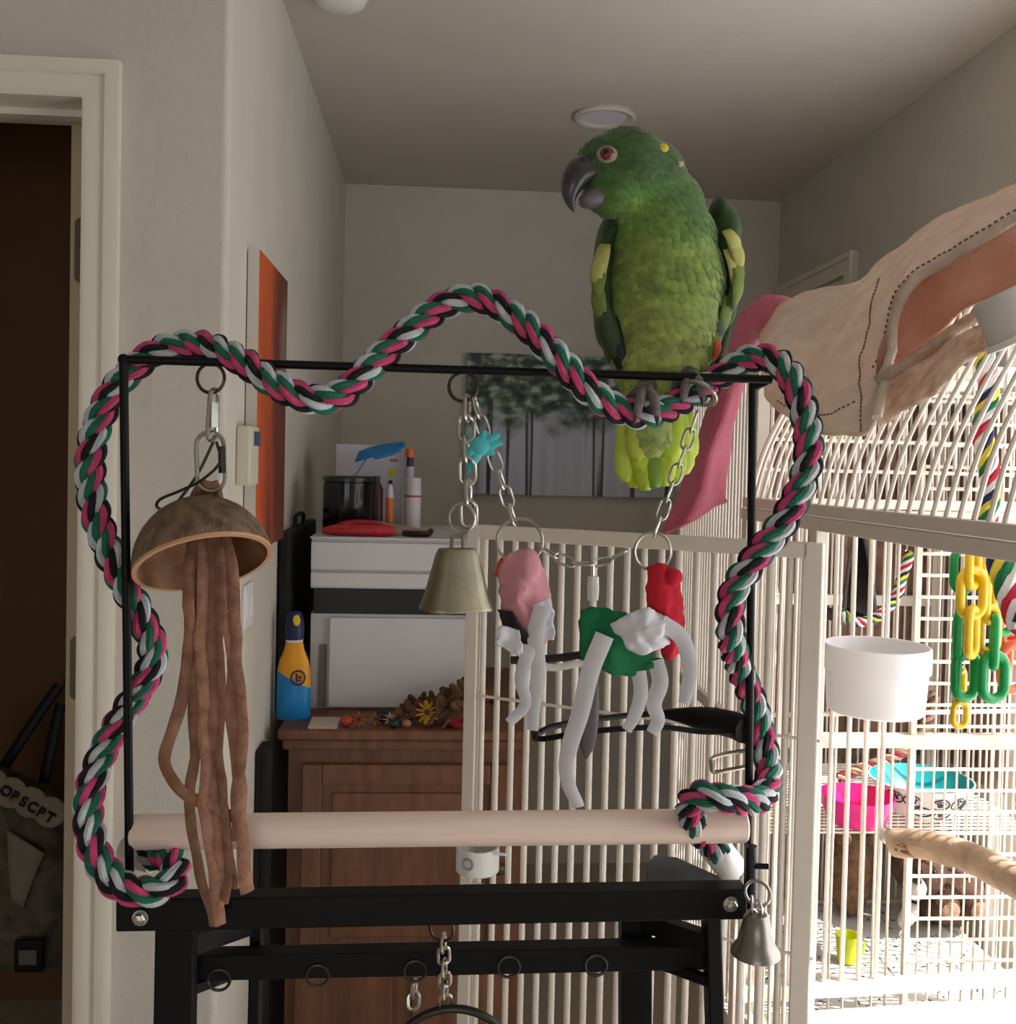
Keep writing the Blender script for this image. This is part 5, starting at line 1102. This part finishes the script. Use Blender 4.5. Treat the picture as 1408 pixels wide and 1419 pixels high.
crope('cotton_rope', [(1262, 765, 1.85), (1250, 800, 1.85), (1240, 830, 1.85), (1215, 855, 1.85), (1185, 862, 1.85), (1165, 848, 1.85)], 'multicoloured cotton rope curving inside the rear cage above the white bowl', .010)
crope('cotton_rope', [(1296, 960, 2.1), (1285, 1000, 2.1), (1268, 1030, 2.1), (1235, 1050, 2.1), (1190, 1066, 2.1), (1160, 1080, 2.1)], 'tan brown braided rope in the rear cage above the bowls', .012, cols=((150, 112, 88), (186, 150, 126), (120, 80, 62), (196, 160, 140), (170, 60, 80)))
# grey hut and brown quilt in the rear cage
t = thing('fabric_hut', P(1190, 850, 1.98), 'grey fabric sleeping hut hanging in the rear cage', 'bird hut')
hm = M('grey_fleece', (92, 84, 84), .98, var=.1, vs=40, bump=.5, bs=200)
G = []
for i in range(13):
    a = math.pi * (i / 12) ; row = []
    for j in range(7): q = P(1168 + 46 * i / 12, 862 - 130 * math.sin(a) ** .8, 1.93 + .14 * j / 6); row.append(q)
    G.append(row)
MB().grid(G).build('hut_shell', hm, t, solid=.008)
MB().add([P(1168 + 46 * i / 12, 862 - 130 * math.sin(math.pi * i / 12) ** .8, 2.06) for i in range(13)] + [P(1168 + 46 * i / 12, 862 - 130 * math.sin(math.pi * i / 12) ** .8, 2.068) for i in range(13)], [tuple(range(13)), tuple(range(25, 12, -1))]).build('hut_back', hm, t, smooth=False)
MB().lohi(tuple(P(1166, 866, 1.92)), tuple(P(1216, 858, 1.92) + Vector((0, .15, 0)))).build('hut_floor', hm, t, smooth=False)
MB().tube([P(1190, 735, 2.0), P(1190, 700, 2.0), Vector((P(1190, 700, 2.0).x, 2.0, ZT2 - .014))], .002, 6).build('hanger', steel_m, t)
qm = M('brown_rose_quilt', (150, 118, 102), .95, c2=(88, 62, 50), vs=11, bump=.6, bs=40)
G = [[Vector((XB0 + .04 + i * (XB1 - XB0 - .06) / 20, YB1 + .02 + .012 * math.sin(i * 1.3 + j * .2), .80 + j * .075)) for j in range(12)] for i in range(21)] + [[Vector((XB1 + .028 + .008 * math.sin(i * 1.5), YB1 + .01 - i * .055, .80 + j * .075)) for j in range(12)] for i in range(1, 6)]
tag(MB().grid(G).build('quilt', qm, solid=.006), 'brown and rose patterned quilt hung round the back of the rear cage', 'quilt')

# ------------------------------------------------------------------ towels over the cages
def translucent(m, k=.3):               # thin cloth lets window light through
    nt = m.node_tree; b = nt.nodes['Principled BSDF']; out = nt.nodes['Material Output']; tr = nt.nodes.new('ShaderNodeBsdfTranslucent'); mx = nt.nodes.new('ShaderNodeMixShader'); mx.inputs[0].default_value = k
    src = b.inputs['Base Color'].links[0].from_socket if b.inputs['Base Color'].links else None
    if src: nt.links.new(src, tr.inputs[0])
    else: tr.inputs[0].default_value = b.inputs['Base Color'].default_value
    nt.links.new(b.outputs[0], mx.inputs[1]); nt.links.new(tr.outputs[0], mx.inputs[2]); nt.links.new(mx.outputs[0], out.inputs['Surface']); return m
def dome_v(z):
    if z <= ZB: return 0.0
    for (va, za), (vb, zb2) in zip(prof, prof[1:]):
        if za <= z <= zb2: return va + (vb - va) * (z - za) / (zb2 - za)
    return 9.0
def clear(G, gap):                       # lift cloth clear of the dome bars it rests on
    for r in G:
        for q in r:
            for _ in range(90):
                d = q - A0; u, v = d.dot(e1), d.dot(e2)
                if u < -gap or v < dome_v(q.z) - gap or q.z > 1.84 + gap: break
                q += (CAM - q).normalized() * .006
    return G
def relax(G, k=2):
    for _ in range(k):
        H_ = [[q.copy() for q in r] for r in G]
        for i in range(1, len(G) - 1):
            for j in range(1, len(G[0]) - 1): G[i][j] = H_[i][j] * .4 + (H_[i - 1][j] + H_[i + 1][j] + H_[i][j - 1] + H_[i][j + 1]) * .15
    return G
def folds(G, fn):
    for r in G:
        for q in r:
            x, y = proj(q); q += (CAM - q).normalized() * fn(x, y)
    return G
twm = M('beige_terry', (238, 222, 206), .98, c2=(220, 200, 182), vs=26, bump=.9, bs=260, sheen=.3)
tw = thing('beige_towel', P(1200, 590, 1.40), 'beige terry towel draped over the dome cage with stitched hems', 'towel')
rows = [[(1046, 448, 1.70), (1108, 406, 1.74), (1188, 392, 1.72), (1252, 338, 1.62), (1300, 302, 1.5), (1350, 280, 1.40), (1430, 248, 1.30)],
        [(1052, 478, 1.66), (1102, 450, 1.64), (1170, 440, 1.60), (1236, 392, 1.50), (1282, 340, 1.40), (1342, 305, 1.32), (1430, 268, 1.22)],
        [(1056, 505, 1.62), (1100, 500, 1.56), (1162, 495, 1.50), (1226, 440, 1.42), (1268, 372, 1.34), (1336, 326, 1.26), (1430, 282, 1.18)],
        [(1060, 530, 1.585), (1098, 548, 1.50), (1156, 552, 1.44), (1220, 500, 1.36), (1256, 398, 1.30), (1330, 342, 1.23), (1430, 290, 1.15)],
        [(1062, 548, 1.57), (1096, 582, 1.48), (1150, 602, 1.40), (1215, 580, 1.31), (1244, 424, 1.28), (1324, 354, 1.21), (1430, 298, 1.13)]]
G = net(rows, 9, 12, .008, 13)
G = relax(clear(G, .026), 3); G = clear(G, .020)
def tf(x, y):
    a = .034 * abs(math.sin((x * .75 + y * .55) / 30)) ** .6 * max(0, min(1, (1215 - x) / 60)) * max(0, min(1, (x - 1040) / 40))
    a += .018 * math.exp(-((x - (1262 - (y - 330) * .19)) / 12) ** 2) + .006 * math.sin((y + x * .5) / 11) * max(0, min(1, (x - 1255) / 40))
    return a
G = folds(G, tf)
for r in G:
    for q in r: q += Vector(noise.noise_vector(q * 45)) * .0025
MB().grid(G).build('terry_sheet', twm, tw, solid=.009, sub=1)
hem = [r[int(len(r) * .56)] for r in G]
st_ = M('stitch_brown', (132, 108, 92), .9)
MB().tube([q + Vector((-.002, -.007, .002)) for q in G[-1][36:]], .0065, 8).build('rolled_hem', twm, tw)
def dashes(path, nm='hem_stitching'):
    m = MB(); p = resample(path, .004)
    for k in range(0, len(p) - 1, 2): m.tube([p[k], p[k + 1]], .0014, 5)
    m.build(nm, st_, tw)
nj = len(G[0])
def off(i, j, d=.0075):
    a = G[min(i + 1, len(G) - 1)][j] - G[max(i - 1, 0)][j]; b = G[i][min(j + 1, nj - 1)] - G[i][max(j - 1, 0)]; n_ = a.cross(b).normalized()
    if n_.dot(CAM - G[i][j]) < 0: n_ = -n_
    return G[i][j] + n_ * d
nr = len(G)
dashes([off(nr - 8, j) for j in range(int(nj * .50), nj)])
dashes([off(i, int(nj * .45)) for i in range(6, nr)])
dashes([off(nr - 6, j) for j in range(int(nj * .12), int(nj * .45))])
translucent(twm, .28)
rust = M('rust_fleece', (196, 116, 86), .98, c2=(226, 196, 176), vs=7, bump=.7, bs=240, sheen=.3)
bl = thing('rust_fleece_blanket', P(1300, 500, 1.2), 'rust and cream fleece blanket folded under the beige towel', 'blanket')
rows = [[(1238, 428, 1.31), (1300, 372, 1.245), (1350, 336, 1.21), (1440, 288, 1.16)], [(1226, 478, 1.30), (1300, 425, 1.24), (1350, 385, 1.20), (1440, 338, 1.15)], [(1220, 525, 1.29), (1300, 465, 1.235), (1350, 425, 1.20), (1440, 385, 1.14)]]
MB().grid(folds(clear(net(rows, 7, 8, .010, 16, 4), .012), lambda x, y: .008 * math.sin((y + x * .55) / 13))).build('fleece_sheet', rust, bl, solid=.008, sub=1)
cream = M('cream_sherpa', (222, 206, 188), .98, c2=(190, 160, 142), vs=50, bump=1.0, bs=160, sheen=.4)
MB().tube([q + (CAM - q).normalized() * .012 for q in clear([pxspline([(1216, 528, 1.275), (1280, 488, 1.235), (1350, 440, 1.195), (1440, 395, 1.14)], 8)], .008)[0]], .010, 10, flat=.8).build('folded_edge', cream, bl)
G = net([[(1216, 535, 1.27), (1290, 492, 1.225), (1360, 445, 1.19), (1440, 405, 1.14)], [(1216, 562, 1.275), (1290, 520, 1.23), (1360, 468, 1.195), (1440, 430, 1.145)], [(1215, 588, 1.28), (1290, 545, 1.235), (1360, 490, 1.20), (1440, 455, 1.15)]], 9, 14, .008, 30, 9); G = clear(G, .012)
for r in G:
    for q in r: q += Vector(noise.noise_vector(q * 90)) * .004
MB().grid(G).build('sherpa_lining', cream, bl, solid=.009, sub=1)
translucent(rust, .3); translucent(cream, .45)
pkm = M('pink_terry', (214, 116, 136), .98, c2=(198, 96, 118), vs=12, bump=.7, bs=240, sheen=.3)
translucent(pkm, .3)
ptw = thing('pink_towel', P(960, 735, 1.60), 'pink towel hanging from the cage corner behind the parrot', 'towel')
rows = [[(1028, 432, 1.66), (1048, 415, 1.68), (1075, 409, 1.72), (1120, 420, 1.76)], [(1012, 478, 1.63), (1030, 470, 1.62), (1044, 462, 1.64), (1062, 462, 1.70)], [(995, 530, 1.61), (1012, 540, 1.57), (1024, 535, 1.60), (1032, 520, 1.66)],
        [(972, 600, 1.60), (990, 610, 1.55), (1006, 605, 1.59), (1014, 590, 1.63)], [(942, 680, 1.60), (966, 690, 1.55), (988, 680, 1.58), (1006, 660, 1.62)], [(917, 740, 1.60), (948, 722, 1.56), (976, 706, 1.58), (1002, 692, 1.62)]]
MB().grid(net(rows, 6, 6, .006, 18, 2)).build('terry_sheet', pkm, ptw, solid=.008, sub=1)
MB().tube([q for q in net(rows, 6, 6, .006, 18, 2)[-1]], .005, 8).build('hem', pkm, ptw)
q = P(1398, 448, 1.06); t = thing('white_cup', q, 'white plastic cup lying upside down against the dome bars', 'cup')
MB().lathe([(0, .0), (.026, 0), (.030, .004), (.034, .050), (.0315, .050), (.027, .006), (0, .005)], q + Vector((-.012, 0, .032)), (.45, -.1, -.9), 30).build('cup_body', M('matte_white_plastic', (214, 208, 202), .5), t)
MB().lathe([(.0335, .047), (.037, .048), (.037, .055), (.0335, .056)], q + Vector((-.012, 0, .032)), (.45, -.1, -.9), 30, closed=True).build('cup_rim', cap_m, t)
